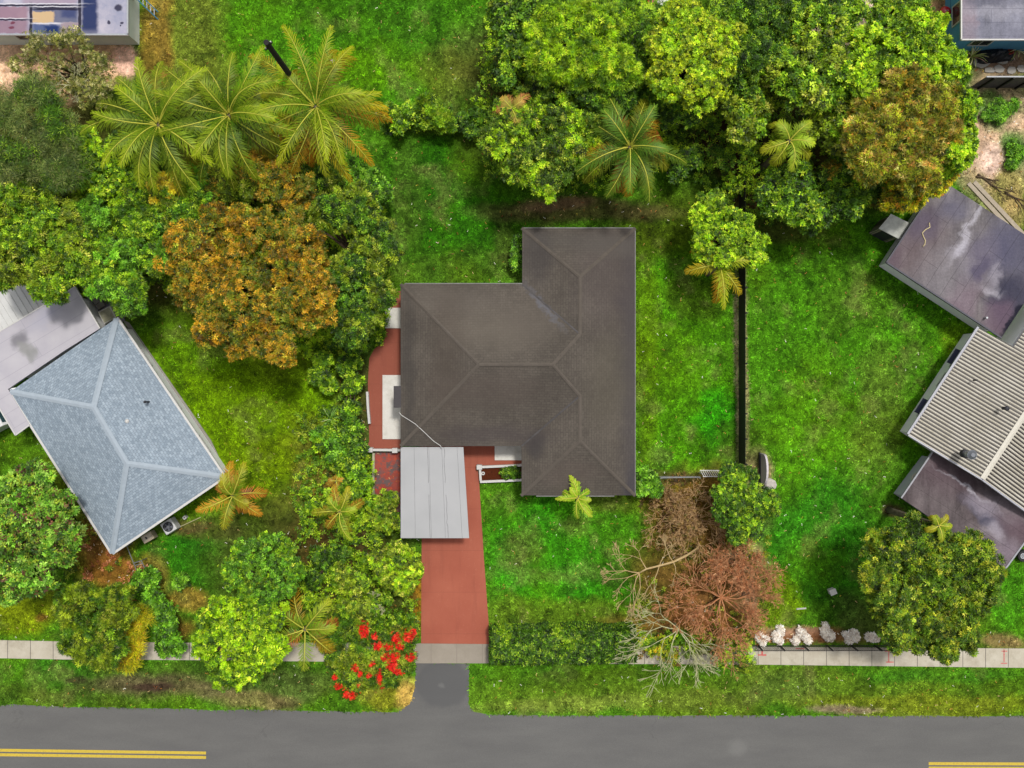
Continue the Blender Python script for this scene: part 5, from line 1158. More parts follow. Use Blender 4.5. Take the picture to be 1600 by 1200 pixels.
# undergrowth filling the gaps beneath the trees
def undergrowth():
    rng = np.random.default_rng(55)
    regs = [([(0,290),(110,200),(200,240),(330,270),(600,270),(612,440),(600,540),(560,540),(560,700),(585,720),(600,860),(655,900),(655,990),(520,1000),(470,960),(480,860),(540,850),(530,700),(540,590),(500,560),(300,470),(240,440),(200,470),(60,440),(0,440)], 7.5, 2.0, (P_MID, P_LIME, P_OLV)),
            ([(770,0),(1440,0),(1470,260),(1380,320),(1300,345),(1200,350),(1150,330),(1060,270),(900,300),(760,280),(740,180)], 6.5, 2.6, (P_MID, P_LIME, P_OLV)),
            ([(600,165),(780,165),(780,205),(600,205)], 4.0, .6, (P_DARK, P_MID, P_OLV)),
            ([(1000,740),(1100,745),(1200,800),(1200,985),(1060,1035),(985,1030),(990,880)], 1.2, .25, (P_DRYB, P_OLV, P_DRYR)),
            ([(470,640),(540,640),(560,860),(480,880),(460,800)], 5.0, 1.2, (P_MID, P_OLV, P_MID)),
            ([(120,770),(200,880),(270,900),(280,1000),(100,1000),(60,900)], 1.2, .3, (P_DRYR, P_OLV, P_MID))]
    parts = []
    for poly, dn, hh, pls in regs:
        P_ = PP(poly); xs = [p[0] for p in P_]; ys = [p[1] for p in P_]; A = (max(xs)-min(xs))*(max(ys)-min(ys)); n = int(A*dn)
        x = rng.uniform(min(xs), max(xs), n); y = rng.uniform(min(ys), max(ys), n); k = inpoly(x, y, P_); x = x[k]; y = y[k]; n = len(x)
        hz = hh*np.clip(fbm(x, y, 1.4, 71, 3)*2.0-.4, .1, 1.35); m_ = 7; kk = np.repeat(np.arange(n), m_)
        pos = np.stack([x[kk]+rng.normal(0, .17, n*m_), y[kk]+rng.normal(0, .17, n*m_), np.maximum(.06, hz[kk]*rng.uniform(.4, 1.05, n*m_))], 1)
        sel = np.clip((fbm(x, y, 2.0, 91, 3)*3.6-.9), 0, 2.99).astype(int); cols = np.stack([pick(p, n*m_, rng=rng) for p in pls]); cl = cols[sel[kk], np.arange(n*m_)]
        parts.append(rosettes(pos, rng.normal(0, .3, pos.shape)+np.array([0, 0, 1]), 6, .17, .06, .35, cl, rng))
    V, F, T = merge(parts); tag(npmesh('undergrowth', V, F, LEAF, tint=T), 'mixed weedy undergrowth filling the gaps beneath trees and shrubs', 'undergrowth', kind='stuff')
undergrowth()

# hedge
def hedge():
    rng = np.random.default_rng(77); hh = 1.5; (x0, y0), (x1, y1) = X(766, 984, hh), X(992, 1036, hh); base = ((x0+x1)/2, (y0+y1)/2, 0)
    root = thing('hedge', 'long clipped dark green hedge between front lawn and verge', 'hedge', base)
    n = 9500; A = [(x1-x0)*(y0-y1), (x1-x0)*hh, (x1-x0)*hh, (y0-y1)*hh, (y0-y1)*hh]; p = np.array(A)/sum(A); f = rng.choice(5, n, p=p)
    u = rng.random(n); v = rng.random(n); w_ = rng.random(n); X_ = x0+(x1-x0)*u; Y_ = y1+(y0-y1)*v; Z_ = np.full(n, hh)-.25*w_**2; N = np.tile([0., 0, 1], (n, 1))
    for k, (ax, val, nn) in enumerate(((1, y0, (0,1,.4)), (1, y1, (0,-1,.4)), (0, x0, (-1,0,.4)), (0, x1, (1,0,.4)))):
        s_ = f == k+1; (Y_ if ax else X_)[s_] = val; Z_[s_] = hh*w_[s_]; N[s_] = nn
    X_ += (vn(X_, Y_, .5, 3)-.5)*.12; Y_ += (vn(X_, Y_, .6, 5)-.5)*.16; Z_ += (vn(X_, Y_, .45, 9)-.5)*.4
    pos = np.stack([X_, Y_, np.maximum(Z_, .1)], 1); c1 = pick(P_DARK, n, rng=rng); c2 = pick(P_MID, n, rng=rng); k = (fbm(X_, Y_, 1.6, 4) > .6)[:, None]
    V, F, T = rosettes(pos, N+rng.normal(0, .25, (n, 3)), 7, .16, .075, .35, np.where(k, c2*.85, c1*.85)*np.clip(1+rng.normal(0, .32, (n, 1)), .4, 2.0), rng); npmesh('foliage', V, F, LEAF, root, tint=np.clip(T, .002, .9), off=base)
    m = MB(base)
    for i in range(14): xx = x0+(x1-x0)*(i+.5)/14; m.tube([(xx, base[1], 0), (xx+.1, base[1]+.1, hh*.8)], [.04, .02], 6)
    m.build('stem', BARK, root)
hedge()

# strappy plants
def spiky(label, px, py, r, h, n, seed, palette, name='spiky_plant', wd=.05):
    rng = np.random.default_rng(seed); cx, cy = X(px, py, h*.5); base = (cx, cy, 0); V = []; F = []; T = []
    for k in range(n):
        a = rng.random()*6.283; L = r*rng.uniform(.6, 1.1); rise = h*rng.uniform(.3, 1); ns = 6; col = pick(palette, 1, rng=rng)[0]
        for i in range(ns+1):
            t_ = i/ns; rr = L*t_; z = .05+rise*math.sin(min(1, t_*1.3)*1.9)*.95; z = max(.03, z); w_ = wd*(1-t_*.9)*.5
            p = np.array([cx+math.cos(a)*rr, cy+math.sin(a)*rr, z]); s_ = np.array([-math.sin(a), math.cos(a), 0])*w_
            V += [p-s_, p+s_]; T += [col, col]
        b = len(V)-2*(ns+1)
        F += [(b+2*i, b+2*i+1, b+2*i+3, b+2*i+2) for i in range(ns)]
    o = npmesh(name, np.array(V), np.array(F), LEAF, tint=np.array(T), off=base); o.location = base; tag(o, label, 'plant'); return o
P_STRAP = pal((206,200,140,3),(160,176,90,2),(226,224,180,1),(190,150,120,.6))
spiky('strappy grey-green agave on the shrub strip left of patio', 515, 655, .85, .7, 17, 1, pal((140,180,90,3),(196,204,150,2),(100,150,50,2)), 'agave')
spiky('pale strappy plant at corner of blue-walled house', 1522, 85, 1.0, .9, 20, 2, P_STRAP, wd=.06)
spiky('faded strappy plant beside the blue wall at right edge', 1592, 76, .9, .8, 16, 3, P_STRAP, wd=.06)
# silvery plants along the sidewalk fence
for i, (px, py, r, lab) in enumerate(((1192,999,11,'silvery-white low plant behind sidewalk fence, leftmost of the row'),(1218,994,12,'second silvery-white plant from the left behind sidewalk fence'),(1253,998,14,'third and widest silvery-white plant behind sidewalk fence'),(1296,990,13,'tall narrow silvery-white plant, fourth behind sidewalk fence'),(1330,996,13,'fifth silvery-white plant behind sidewalk fence'),(1361,1000,11,'silvery-white plant nearest the huge mango, last of row'))):
    rng = np.random.default_rng(300+i); cx, cy = X(px, py, .4); rw = r*SC; n = 230
    a = rng.random(n)*6.283; el = rng.random(n)**.7; sx = [1, .9, 1.1, .75, 1.1, 1][i]; sy = [.8, 1.15, 1.05, 1.5, 1.0, .85][i]
    nl_ = 6; la = rng.random(nl_)*6.283; lx = np.cos(la)*rng.uniform(.25, .8, nl_); ly = np.sin(la)*rng.uniform(.25, .8, nl_); li = rng.integers(0, nl_, n)
    pos = np.stack([cx+(lx[li]+np.cos(a)*el*.42)*rw*sx, cy+(ly[li]+np.sin(a)*el*.42)*rw*sy, .08+rng.uniform(.1, .5, nl_)[li]*np.sqrt(np.maximum(0, 1-el**2))+.05], 1)
    nn = np.stack([np.cos(a)*el, np.sin(a)*el, np.full(n, .8)], 1)
    V, F, T = rosettes(pos, nn, 6, .15, .07, .25, pick(P_SILV, n, rng=rng), rng, colj=.1); base = (cx, cy, 0)
    o = npmesh('silver_plant', V, F, LEAF, tint=np.clip(T, 0, .9), off=base); o.location = base; tag(o, lab, 'plant', 'silvery plants behind the sidewalk fence')

# ------------------------------------------------------------------ fences, walls
M_BLACK = m_plain('black_fence_paint', (40,36,34), .25, 3, .7); M_STEEL = m_plain('grey_steel', (150,152,156), .1, 5, .4, metal=.4)
def black_fence():
    h = 1.75; xa = X(1154, 0)[0]; ya = X(0, 722)[1]; yb = X(0, 262)[1]; base = (xa, (ya+yb)/2, 0)
    root = thing('fence', 'tall solid black fence between the two right lawns', 'fence', base); n = 12
    m = MB(base); nb = int((yb-ya)/.15)
    for i in range(nb): y = ya+(i+.5)*.15; m.box((xa+(.006 if i % 2 else 0), y, h/2+.03), (.025, .147, h-.05-(.02 if i % 3 == 0 else 0)))
    m.build('panel', M_BLACK, root)
    for z in (.35, 1.45): m = MB(base); m.bar((xa+.04, ya, z), (xa+.04, yb, z), .04, .08); m.build('rail', M_BLACK, root)
    for i in range(n+1): m = MB(base); m.box((xa+.075, ya+(yb-ya)*i/n, (h+.08)/2), (.09, .09, h+.08)); m.build('post', M_BLACK, root)
black_fence()
def picket_fence():
    h = 1.25; y = X(0, 1008)[1]; xa = X(1172, 0)[0]; xb = X(1425, 0)[0]; base = ((xa+xb)/2, y, 0)
    root = thing('fence', 'low dark metal picket fence between white plants and sidewalk', 'fence', base)
    M_ = m_plain('dark_iron', (52,46,46), .2, 6, .6); m = MB(base); n = int((xb-xa)/.105)
    for i in range(n): m.box((xa+.105*i, y, h/2+.04), (.022, .022, h-.06))
    m.build('picket_panel', M_, root)
    for z in (.12, h-.02): m = MB(base); m.bar((xa, y, z), (xb, y, z), .035, .035); m.build('rail', M_, root)
    for px in (1183,1217,1254,1291,1329,1366,1403): m = MB(base); m.box((X(px,0)[0], y, h/2), (.07, .07, h+.04)); m.build('post', M_BLACK, root)
picket_fence()
def back_fence():
    h = 2.1; y = X(0, 137)[1]; xa = X(1515, 0)[0]; xb = X(1720, 0)[0]; base = ((xa+xb)/2, y, 0)
    root = thing('fence', 'dark weathered board fence below blue-walled house', 'fence', base); M_ = m_plain('weathered_dark_boards', (96,88,88), .25, 4, .8)
    m = MB(base); n = int((xb-xa)/.16)
    for i in range(n): m.box((xa+.16*(i+.5), y+(.004 if i % 2 else 0), h/2), (.155, .025, h-.02*(i % 2)))
    m.build('board_panel', M_, root)
    for i in range(7): m = MB(base); m.box((X(1528+i*29, 0)[0], y-.07, h/2), (.1, .1, h+.06)); m.build('post', M_BLACK, root)
    m = MB(base); m.bar((xa, y, h+.04), (xb, y, h+.04), .08, .05); m.build('top_rail', M_STEEL, root)
back_fence()
def side_fence():
    h = 1.2; y = X(0, 744)[1]; xa = X(1028, 0)[0]; xb = X(1088, 0)[0]; base = ((xa+xb)/2, y, 0)
    root = thing('fence', 'short thin-railed wire fence from corner shrub to white gate', 'fence', base)
    m = MB(base); m.tube([(xa, y, h), (xb, y+.06, h)], .03, 8); m.build('rail', M_STEEL, root)
    m = MB(base)
    for i in range(int((xb-xa)/.12)): m.bar((xa+.12*i, y, .05), (xa+.12*i, y, h-.02), .006, .006)
    for i in range(9): m.bar((xa, y, .1+i*.13), (xb, y, .1+i*.13), .006, .006)
    m.build('wire_mesh', M_STEEL, root)
    for x in (xa, xb): m = MB(base); m.tube([(x, y, 0), (x, y, h+.05)], .035, 8); m.build('post', M_STEEL, root)
    xc = X(1090, 0)[0]; b2 = (xc+.8, y, 0); g = thing('gate', 'white barred metal gate leaning open beside the bushy tree', 'gate', b2)
    y2 = X(0, 741)[1]; m = MB(b2)
    for i in range(12): m.bar((xc+.13*i, y2+.32, .9), (xc+.13*i+.16, y2-.02, 1.15), .035, .03)
    m.build('bars', M_TRIM, g)
    m = MB(b2); m.bar((xc-.04, y2+.32, .9), (xc+1.5, y2+.32, .9), .05, .05); m.bar((xc+.1, y2-.03, 1.15), (xc+1.66, y2-.03, 1.15), .05, .05); m.build('frame', M_TRIM, g)
    for q in (.1, 1.5): m = MB(b2); m.bar((xc+q, y2+.12, 0), (xc+q, y2+.12, 1.02), .05); m.build('post', M_TRIM, g)
side_fence()
def arched_wall():
    x = X(1187, 0)[0]; y0 = X(0, 754)[1]; y1 = X(0, 708)[1]; base = (x, (y0+y1)/2, 0); pts = [(y0, 0)]
    for i in range(13): a = math.pi*i/12; pts.append(((y0+y1)/2-math.cos(a)*(y1-y0)/2, .9+.75*math.sin(a)))
    pts.append((y1, 0)); n = len(pts); m = MB(base)
    m.add([(x, p[0], p[1]) for p in pts]+[(x+.12, p[0], p[1]) for p in pts], [tuple(range(n-1, -1, -1)), tuple(range(n, 2*n))]+[(i, (i+1) % n, n+(i+1) % n, n+i) for i in range(n)])
    root = thing('garden_wall', 'white arched wall panel standing near end of black fence', 'wall', base); m.build('panel', m_plain('white_wash', (226,218,222), .06, 4, .8), root)
    m = MB(base); m.bar((x-.05, y0-.05, .15), (x-.05, y1+.05, .15), .05, .3); m.build('skirting', M_DARK, root)
    q = X(1203, 757); m = MB((*q, 0)); rng = random.Random(4)
    v = []
    m.dome((q[0], q[1], 0), .42, .28, 9, 3); m.v = [(a+rng.uniform(-.06, .06), b*1+rng.uniform(-.05, .05), c+rng.uniform(-.03, .04) if c > 0 else c) for a, b, c in m.v]
    tag(m.build('boulder', m_plain('pale_limestone', (206,198,190), .2, 5, .9)), 'pale lumpy boulder on the lawn beside arched white wall', 'boulder')
arched_wall()
# low white walls round the patio and porch planter
def low_wall(label, polys, h, mt=M_TRIM, z0=0, posts=()):
    q = X(*polys[0][0]); base = (q[0], q[1], 0); root = thing('low_wall', label, 'wall', base)
    for pl in polys:
        m = MB(base)
        for i in range(len(pl)-1):
            a = X(*pl[i], h); b = X(*pl[i+1], h); m.bar((a[0], a[1], h/2+z0), (b[0], b[1], h/2+z0), .14, h)
        m.build('coping', mt, root)
    for p in posts:
        a = X(*p, h); m = MB(base); m.box((a[0], a[1], (h+.1)/2), (.34, .30, h+.1)); m.build('pier', mt, root, bevel=.02)
low_wall('white low wall along bottom of the red patio', [[(572,703),(626,703.5)]], .5, posts=((578,703),(617,704)))
low_wall('narrow white kerb along left rim of red patio', [[(573.5,612),(575,640),(577,662)]], .45)
low_wall('thin pale kerb left of worn red side path', [[(583.5,708),(583,778)]], .2, m_plain('pale_kerb', (196,190,160), .1, 4))
low_wall('white framed porch planter walls beside the driveway', [[(748,730),(818,727)],[(750,734),(751,751)],[(750,753),(818,750)]], .42, posts=((749,730),))
m = MB(); m.prism(PP([(751,731),(816,729),(816,751),(752,753)]), 0, .2)
t = NT('mulch', .95, .1); v = t.co(); c = t.ramp(t.noise(v, 9, 5, .8), [(.3, C4(44,26,18)), (.5, C4(104,50,26)), (.62, C4(70,34,20)), (.75, C4(160,84,44))]); t.col(c); t.bump(t.noise(v, 20, 4), 1, .05); M_MULCH = t.m
struct(m.build('soil_bed', M_MULCH))
m = MB((*X(755,739),.2)); q = X(755, 739); m.ring(q, .11, .05, .2, .32, 14); tag(m.build('drain_pipe', M_TRIM), 'small round white pipe ring in the porch planter', 'pipe')
shrub('small dark plants growing in the porch planter', [(803,738,6),(792,741,4)], .55, 'fine', P_DARK, 195)

# ------------------------------------------------------------------ yard things
def ac_unit():
    hc = .8; q = X(263, 823, hc); base = (*q, 0); rz = R(32); root = thing('air_conditioner', 'square white air conditioner with black round fan by blue-grey roof', 'air conditioner', base)
    m = MB(base); m.box((q[0], q[1], hc/2), (.78, .78, hc), rz); m.build('casing', m_plain('ac_casing', (222,222,222), .05, 4, .5), root, bevel=.05)
    m = MB(base); m.disc(q, .31, hc+.004, hc+.014, 28); m.build('fan_well', m_plain('fan_dark', (26,26,30), .2, 9), root)
    m = MB(base)
    for k in range(5):
        a = k*1.2566; p = (q[0]+math.cos(a)*.06, q[1]+math.sin(a)*.06); e_ = (q[0]+math.cos(a)*.28, q[1]+math.sin(a)*.28); m.bar((*p, hc+.03), (*e_, hc+.03), .11, .01)
    m.build('fan_blades', m_plain('fan_blade', (96,98,110), .1, 9), root)
    m = MB(base)
    for r_ in (.31, .22, .12): m.ring(q, r_, r_-.012, hc+.05, hc+.06, 28)
    m.disc(q, .06, hc+.05, hc+.07, 12); m.build('grille', M_STEEL, root)
    q = X(230, 840, .7); base = (*q, 0); root = thing('electrical_cabinet', 'small beige metal cabinet on ground left of the air conditioner', 'cabinet', base)
    m = MB(base); m.box((q[0], q[1], .35), (.72, .5, .7), R(30)); m.build('casing', m_plain('beige_metal', (196,180,156), .1, 4, .6), root, bevel=.03)
    m = MB(base); m.box((q[0], q[1], .71), (.55, .34, .03), R(30)); m.build('lid', m_plain('beige_lid', (206,194,176), .2, 8), root)
    m = MB(base); m.box((q[0]-.05, q[1]-.02, .73), (.10, .14, .02), R(50)); m.build('handle', M_DARK, root)
    q = X(288, 809, .4); m = MB((*q, 0)); m.ring(q, .14, .07, 0, .4, 4); tag(m.build('drain_pipe', M_TRIM), 'little square white pipe stub right of the air conditioner', 'pipe')
    pts = [X3(275,826,.1),X3(290,819,.1),X3(314,808,.1)]; m = MB(pts[0]); m.tube(pts, .025, 6); tag(m.build('garden_pipe', m_plain('cream_pipe', (206,200,150), .1, 4)), 'thin cream pipe on lawn running from the air conditioner', 'pipe')
    b = X3(198,853,0); root = thing('fence', 'thin pipe fence frame below corner of blue-grey roof', 'fence', b); m = MB(b)
    for a, c_ in (((198,853),(214,893)),((209,880),(221,876)),((221,876),(227,890)),((210,884),(222,880))):
        p = X3(*a, .9); r_ = X3(*c_, .9); m.bar(p, r_, .04)
    m.build('rail', M_STEEL, root)
    for a in ((198,853),(209,880),(214,893),(221,876)): p = X3(*a, .9); m = MB(b); m.bar((p[0], p[1], 0), p, .05); m.build('post', M_STEEL, root)
    q = X(167, 492, 1.2); b = (*q, 0); rz = R(28); root = thing('water_tank', 'boxy white tank with rusty top beside corner of lilac flat wing', 'tank', b)
    m = MB(b); m.box((q[0], q[1], .6), (.85, .85, 1.2), rz); m.build('body', m_plain('off_white_tank', (216,214,204), .08, 4), root, bevel=.03)
    m = MB(b); m.box((q[0], q[1], 1.21), (.7, .7, .03), rz); m.build('lid', m_plain('rusty_lid', (180,178,150), .35, 6), root)
    for (px, py, sx, sy, hz, lab) in ((152,470,1.0,.5,.3,'grey concrete step against the lilac flat wing'),(141,455,.8,.5,.6,'grey block at outer corner of lilac flat wing'),(193,486,.5,.7,.5,'pale green slatted crate at tip of blue-grey roof')):
        q = X(px, py, hz); m = MB((*q, 0)); m.box((q[0], q[1], hz/2), (sx, sy, hz), R(-58)); 
        if 'crate' in lab:
            for k in range(4): m.box((q[0]+(k-1.5)*.1, q[1], hz+.02), (.06, .6, .04), R(-58))
        else: m.box((q[0]-.1, q[1]+.1, hz+.06), (sx*.6, sy*.6, .12), R(-58))
        tag(m.build('crate' if 'crate' in lab else 'step', m_plain('crate_green', (166,178,150), .1, 5) if 'crate' in lab else M_CONC, bevel=.02), lab, 'crate' if 'crate' in lab else 'block')
ac_unit()

def pole():
    h = 13.0; a = X3(416, 66, h); b = (*X(473, 146, 0), 0)
    tx = X(416, 66, h); base = (tx[0], tx[1], 0); root = thing('utility_pole', 'dark wooden pole rising behind the rightmost tall palm', 'pole', base)
    m = MB(base); m.tube([(base[0], base[1], 0), (base[0], base[1], h)], [.19, .14], 12); m.build('shaft', m_plain('tarred_wood', (40,36,38), .3, 4, .8), root, smooth=False)
    m = MB(base); m.box((base[0], base[1], h-.5), (.5, .09, .1), .9); m.build('crossarm', M_BLACK, root)
    for s_ in (-.2, .2): m = MB(base); m.disc((base[0]+s_*math.cos(.9), base[1]+s_*math.sin(.9)), .035, h-.45, h-.32, 8); m.build('insulator', M_TRIM, root)
pole()
q = X(524, 104); m = MB((*q, 0)); m.tube([(q[0], q[1], 0), (q[0], q[1], 1.0)], .07, 10); m.dome((q[0], q[1], 1.0), .14, .14, 12, 4); tag(m.build('vent_pipe', M_TRIM), 'white capped vent pipe standing on the top lawn', 'pipe')

# planks and branches in right yard
for a, b, lab in (((1513,286),(1592,372),'long weathered plank in sandy yard, nearer the ribbed-roof house'),((1522,284),(1606,374),'long weathered plank in sandy yard, farther from ribbed-roof house')):
    p = X3(*a, .06); r_ = X3(*b, .06); m = MB(p); m.bar(p, r_, .26, .08); tag(m.build('plank', m_plain('weathered_plank', (184,170,150), .15, 4, .85), bevel=.01), lab, 'plank', 'planks in the sandy yard')
for i, (a, b, lab) in enumerate((((1528,272),(1574,298),'brown fallen branch in right sandy yard, upper one'),((1525,276),(1552,284),'shorter brown fallen branch beside upper one'),((1570,300),(1598,322),'brown fallen branch close to the right edge'))):
    p = Vector(X3(*a, .08)); r_ = Vector(X3(*b, .08)); rng = random.Random(i); sg = grow(p, [((r_-p).normalized(), 1, 1)], (r_-p).length*.5, 3, .06, rng, .4, 0); sg = [(s_[0][:2]+(max(.04, s_[0][2]),), s_[1][:2]+(max(.04, s_[1][2]),), s_[2], s_[3]) for s_ in sg]
    V, F = segs_mesh(sg); o = npmesh('fallen_branch', V, F, BARK, off=p); o.location = p; tag(o, lab, 'branch', 'fallen branches in the sandy yard')
def stone(px, py, rx, ry, lab, seed, mt):
    q = X(px, py); rng = random.Random(seed); n = 8; poly = [(q[0]+math.cos(6.283*k/n)*rx*SC*rng.uniform(.8, 1.1), q[1]+math.sin(6.283*k/n)*ry*SC*rng.uniform(.8, 1.1)) for k in range(n)]
    m = MB((*q, 0)); m.prism(poly, 0, .07); tag(m.build('paving_stone', mt, bevel=.02), lab, 'paving stone', 'flagstones below the blue-walled house')
for i, a in enumerate(((1533,98,14,9,'largest flagstone beside the lime crown, below blue wall'),(1546,110,10,5,'flagstone second from the left by board fence'),(1560,108,9,7,'square flagstone in middle by board fence'),(1580,110,8,7,'flagstone right of the middle by board fence'),(1596,108,8,7,'flagstone at right edge by board fence'),(1566,94,10,8,'dark flagstone above the middle one'))): stone(*a, i, M_CONC)
# dark tarp heap
q = X(1560, 82, .5); m = MB((*q, 0)); rng = random.Random(3)
V = []; nx, ny = 16, 9
for j in range(ny+1):
    for i in range(nx+1):
        x = (i/nx-.5)*2.3; y = (j/ny-.5)*1.0; z = .55*math.cos(x/2.4*math.pi)*math.cos(y/1.1*math.pi)+rng.uniform(-.05, .06); V.append((q[0]+x, q[1]+y+x*.12, max(.0, z)))
m.add(V, [(j*(nx+1)+i, j*(nx+1)+i+1, (j+1)*(nx+1)+i+1, (j+1)*(nx+1)+i) for j in range(ny) for i in range(nx)])
m.add([(q[0]-1.15, q[1]-.5-.14, -.005), (q[0]+1.15, q[1]-.5+.14, -.005), (q[0]+1.15, q[1]+.5+.14, -.005), (q[0]-1.15, q[1]+.5-.14, -.005)], [(3,2,1,0)])
tag(m.build('tarpaulin', m_plain('black_tarp', (34,34,40), .3, 5, .4), smooth=False), 'crumpled black tarpaulin heap against foot of blue wall', 'tarpaulin')
q = X(1579, 80, .3); b = (*q, 0); root = thing('flower_pot', 'small red flower pot at right end of tarpaulin heap', 'flower pot', b)
m = MB(b); m.disc(q, .15, 0, .32, 14, .2); m.build('pot', m_plain('red_pot', (178,40,44), .2, 6), root); m = MB(b); m.disc(q, .17, .32, .33, 14); m.build('soil', M_MULCH, root)
# patio corner top right
q = X(1478, 18, .8); b = (*q, 0); root = thing('barbecue', 'round red kettle barbecue beside the blue-walled house', 'barbecue', b)
m = MB(b); m.dome((q[0], q[1], .7), .36, .28, 18, 6); m.build('lid', m_plain('red_enamel', (196,24,34), .08, 4, .25, spec=.6), root, smooth=True)
m = MB(b); m.disc(q, .2, .45, .69, 18, .36); m.build('bowl', m_plain('red_enamel_bowl', (170,20,28), .08, 4, .3), root)
for k in range(3): a = k*2.094; m = MB(b); m.bar((q[0]+.2*math.cos(a), q[1]+.2*math.sin(a), .55), (q[0]+.34*math.cos(a), q[1]+.34*math.sin(a), 0), .03); m.build('leg', M_DARK, root)
m = MB(b); m.bar((q[0]-.07, q[1], 1.0), (q[0]+.07, q[1], 1.0), .03, .05); m.build('handle', M_TRIM, root)
q = X(1492, 14, .75); b = (*q, 0); root = thing('table', 'small blue side table between barbecue and grey flat roof', 'table', b); MBL = m_plain('blue_plastic', (40,96,150), .1, 4, .4)
m = MB(b); m.box((q[0], q[1]-.02, .72), (.55, 1.5, .05)); m.build('table_top', MBL, root)
for sx, sy in ((-.22,-.6),(.22,-.6),(-.22,.6),(.22,.6)): m = MB(b); m.box((q[0]+sx, q[1]+sy, .348), (.05, .05, .694)); m.build('leg', MBL, root)
for i, (dx, dy, lab) in enumerate(((-.14,-.12,'white plate on the blue side table, nearer barbecue'),(-.12,.22,'second white plate on the blue side table'))):
    m = MB((q[0]+dx, q[1]+dy, .745)); m.disc((q[0]+dx, q[1]+dy), .08, .746, .755, 14, .13); m.ring((q[0]+dx, q[1]+dy), .13, .12, .756, .765, 14); tag(m.build('plate', M_TRIM), lab, 'plate', 'plates on the blue side table')
q = X(1491, 38, .4); m = MB((*q, 0))
for k in range(5): m.box((q[0]-.3+.15*k, q[1], .3), (.135, .95, .03))
for k in range(3): m.box((q[0], q[1]-.4+.4*k, .245), (.75, .09, .08))
for k in range(5): m.box((q[0]-.3+.15*k, q[1], .19), (.135, .95, .025))
tag(m.build('pallet', m_plain('pale_timber', (214,188,150), .15, 5)), 'pale wooden pallet on ground below the red barbecue', 'pallet')
# red chairs with a white table at top
for i, (px, lab) in enumerate(((1018,'red plastic chair at top edge, left of white table'),(1052,'red plastic chair at top edge, right of white table'))):
    q = X(px, 2, .5); b = (*q, 0); root = thing('chair', lab, 'chair', b, 'red chairs at the top edge'); MR = m_plain('red_plastic', (208,26,24), .08, 4, .4)
    m = MB(b); m.box((q[0], q[1], .43), (.46, .46, .04)); m.build('seat', MR, root, bevel=.015)
    m = MB(b); m.box((q[0]+(-.25 if i == 0 else .25), q[1], .66), (.04, .44, .45)); m.build('backrest', MR, root, bevel=.015)
    for sx in (-.2, .2):
        for sy in (-.2, .2): m = MB(b); m.box((q[0]+sx, q[1]+sy, .205), (.04, .04, .41)); m.build('leg', MR, root)
q = X(1036, -2, .7); b = (*q, 0); root = thing('table', 'white garden table between the two red chairs', 'table', b); m = MB(b); m.disc(q, .42, .68, .72, 22); m.build('table_top', M_TRIM, root); m = MB(b); m.disc(q, .05, 0, .68, 10); m.build('leg', M_TRIM, root)
# tyres at the right edge
for i in range(2):
    q = X(1601, 868+i*1.5, .3+.25*i); b = (q[0], q[1], .24*i); root = thing('tyre', ('top' if i else 'bottom')+' tyre of the stack by maroon flat roof corner', 'tyre', b, 'stacked tyres')
    m = MB(b)
    n = 22; pr = ((.34,.0),(.36,.05),(.36,.17),(.34,.22),(.22,.22),(.19,.18),(.19,.04),(.22,0)); V = []
    for r_, z in pr: V += [(q[0]+r_*math.cos(6.283*k/n), q[1]+r_*math.sin(6.283*k/n), .24*i+z) for k in range(n)]
    m.add(V, [(a*n+k, a*n+(k+1) % n, ((a+1) % 8)*n+(k+1) % n, ((a+1) % 8)*n+k) for a in range(8) for k in range(n)]); m.build('rubber', m_plain('rubber', (38,38,42), .2, 8, .7), root, smooth=False)
    m = MB(b); m.ring(q, .185, .11, .24*i+.08, .24*i+.14, 20)
    for k in range(5): a = k*1.2566; m.bar((q[0], q[1], .24*i+.11), (q[0]+.13*math.cos(a), q[1]+.13*math.sin(a), .24*i+.11), .05, .03)
    m.build('rim', M_ALU, root)
# van at the left edge
def van():
    q = X(-22, 655, 1.6); rz = R(28); b = (*q, 0); root = thing('van', 'white van roof and tinted windscreen at left edge beside lilac wing', 'van', b); ca, sa = math.cos(rz), math.sin(rz)
    def T(x, y, z): return (q[0]+x*ca-y*sa, q[1]+x*sa+y*ca, z)
    prof = [(-2.3,.35),(2.1,.35),(2.15,.9),(1.45,1.05),(.75,1.7),(-2.2,1.75),(-2.35,1.1)]; m = MB(b); n = len(prof)
    V = [T(x, -.85, z) for x, z in prof]+[T(x, .85, z) for x, z in prof]
    m.add(V, [tuple(range(n)), tuple(range(2*n-1, n-1, -1))]+[((i+1) % n, i, n+i, n+(i+1) % n) for i in range(n)]); m.build('body', m_plain('white_car_paint', (232,232,232), .02, 3, .25, spec=.6, bump=0), root, bevel=.04)
    m = MB(b); m.add([T(1.40,-.72,1.12), T(1.40,.72,1.12), T(.83,.66,1.66), T(.83,-.66,1.66)], [(0,1,2,3)]); gl = m.build('windscreen', m_plain('teal_tint_glass', (30,66,72), .1, 3, .1, spec=.8, bump=0), root)
    for v_ in gl.data.vertices: v_.co.z += .025
    for x in (-1.5, 1.3):
        for y in (-.82, .82):
            m = MB(b); m.tube([T(x, y-.1, .33), T(x, y+.1, .33)], .33, 18); wh = m.build('wheel', M_BLACK, root)
            m = MB(b); m.tube([T(x, y-.11, .33), T(x, y+.11, .33)], .19, 14); m.build('rim', M_ALU, wh)
    m = MB(b); m.bar(T(.4,-.9,.55), T(.4,-.9,.55001), .1, .1)
van()
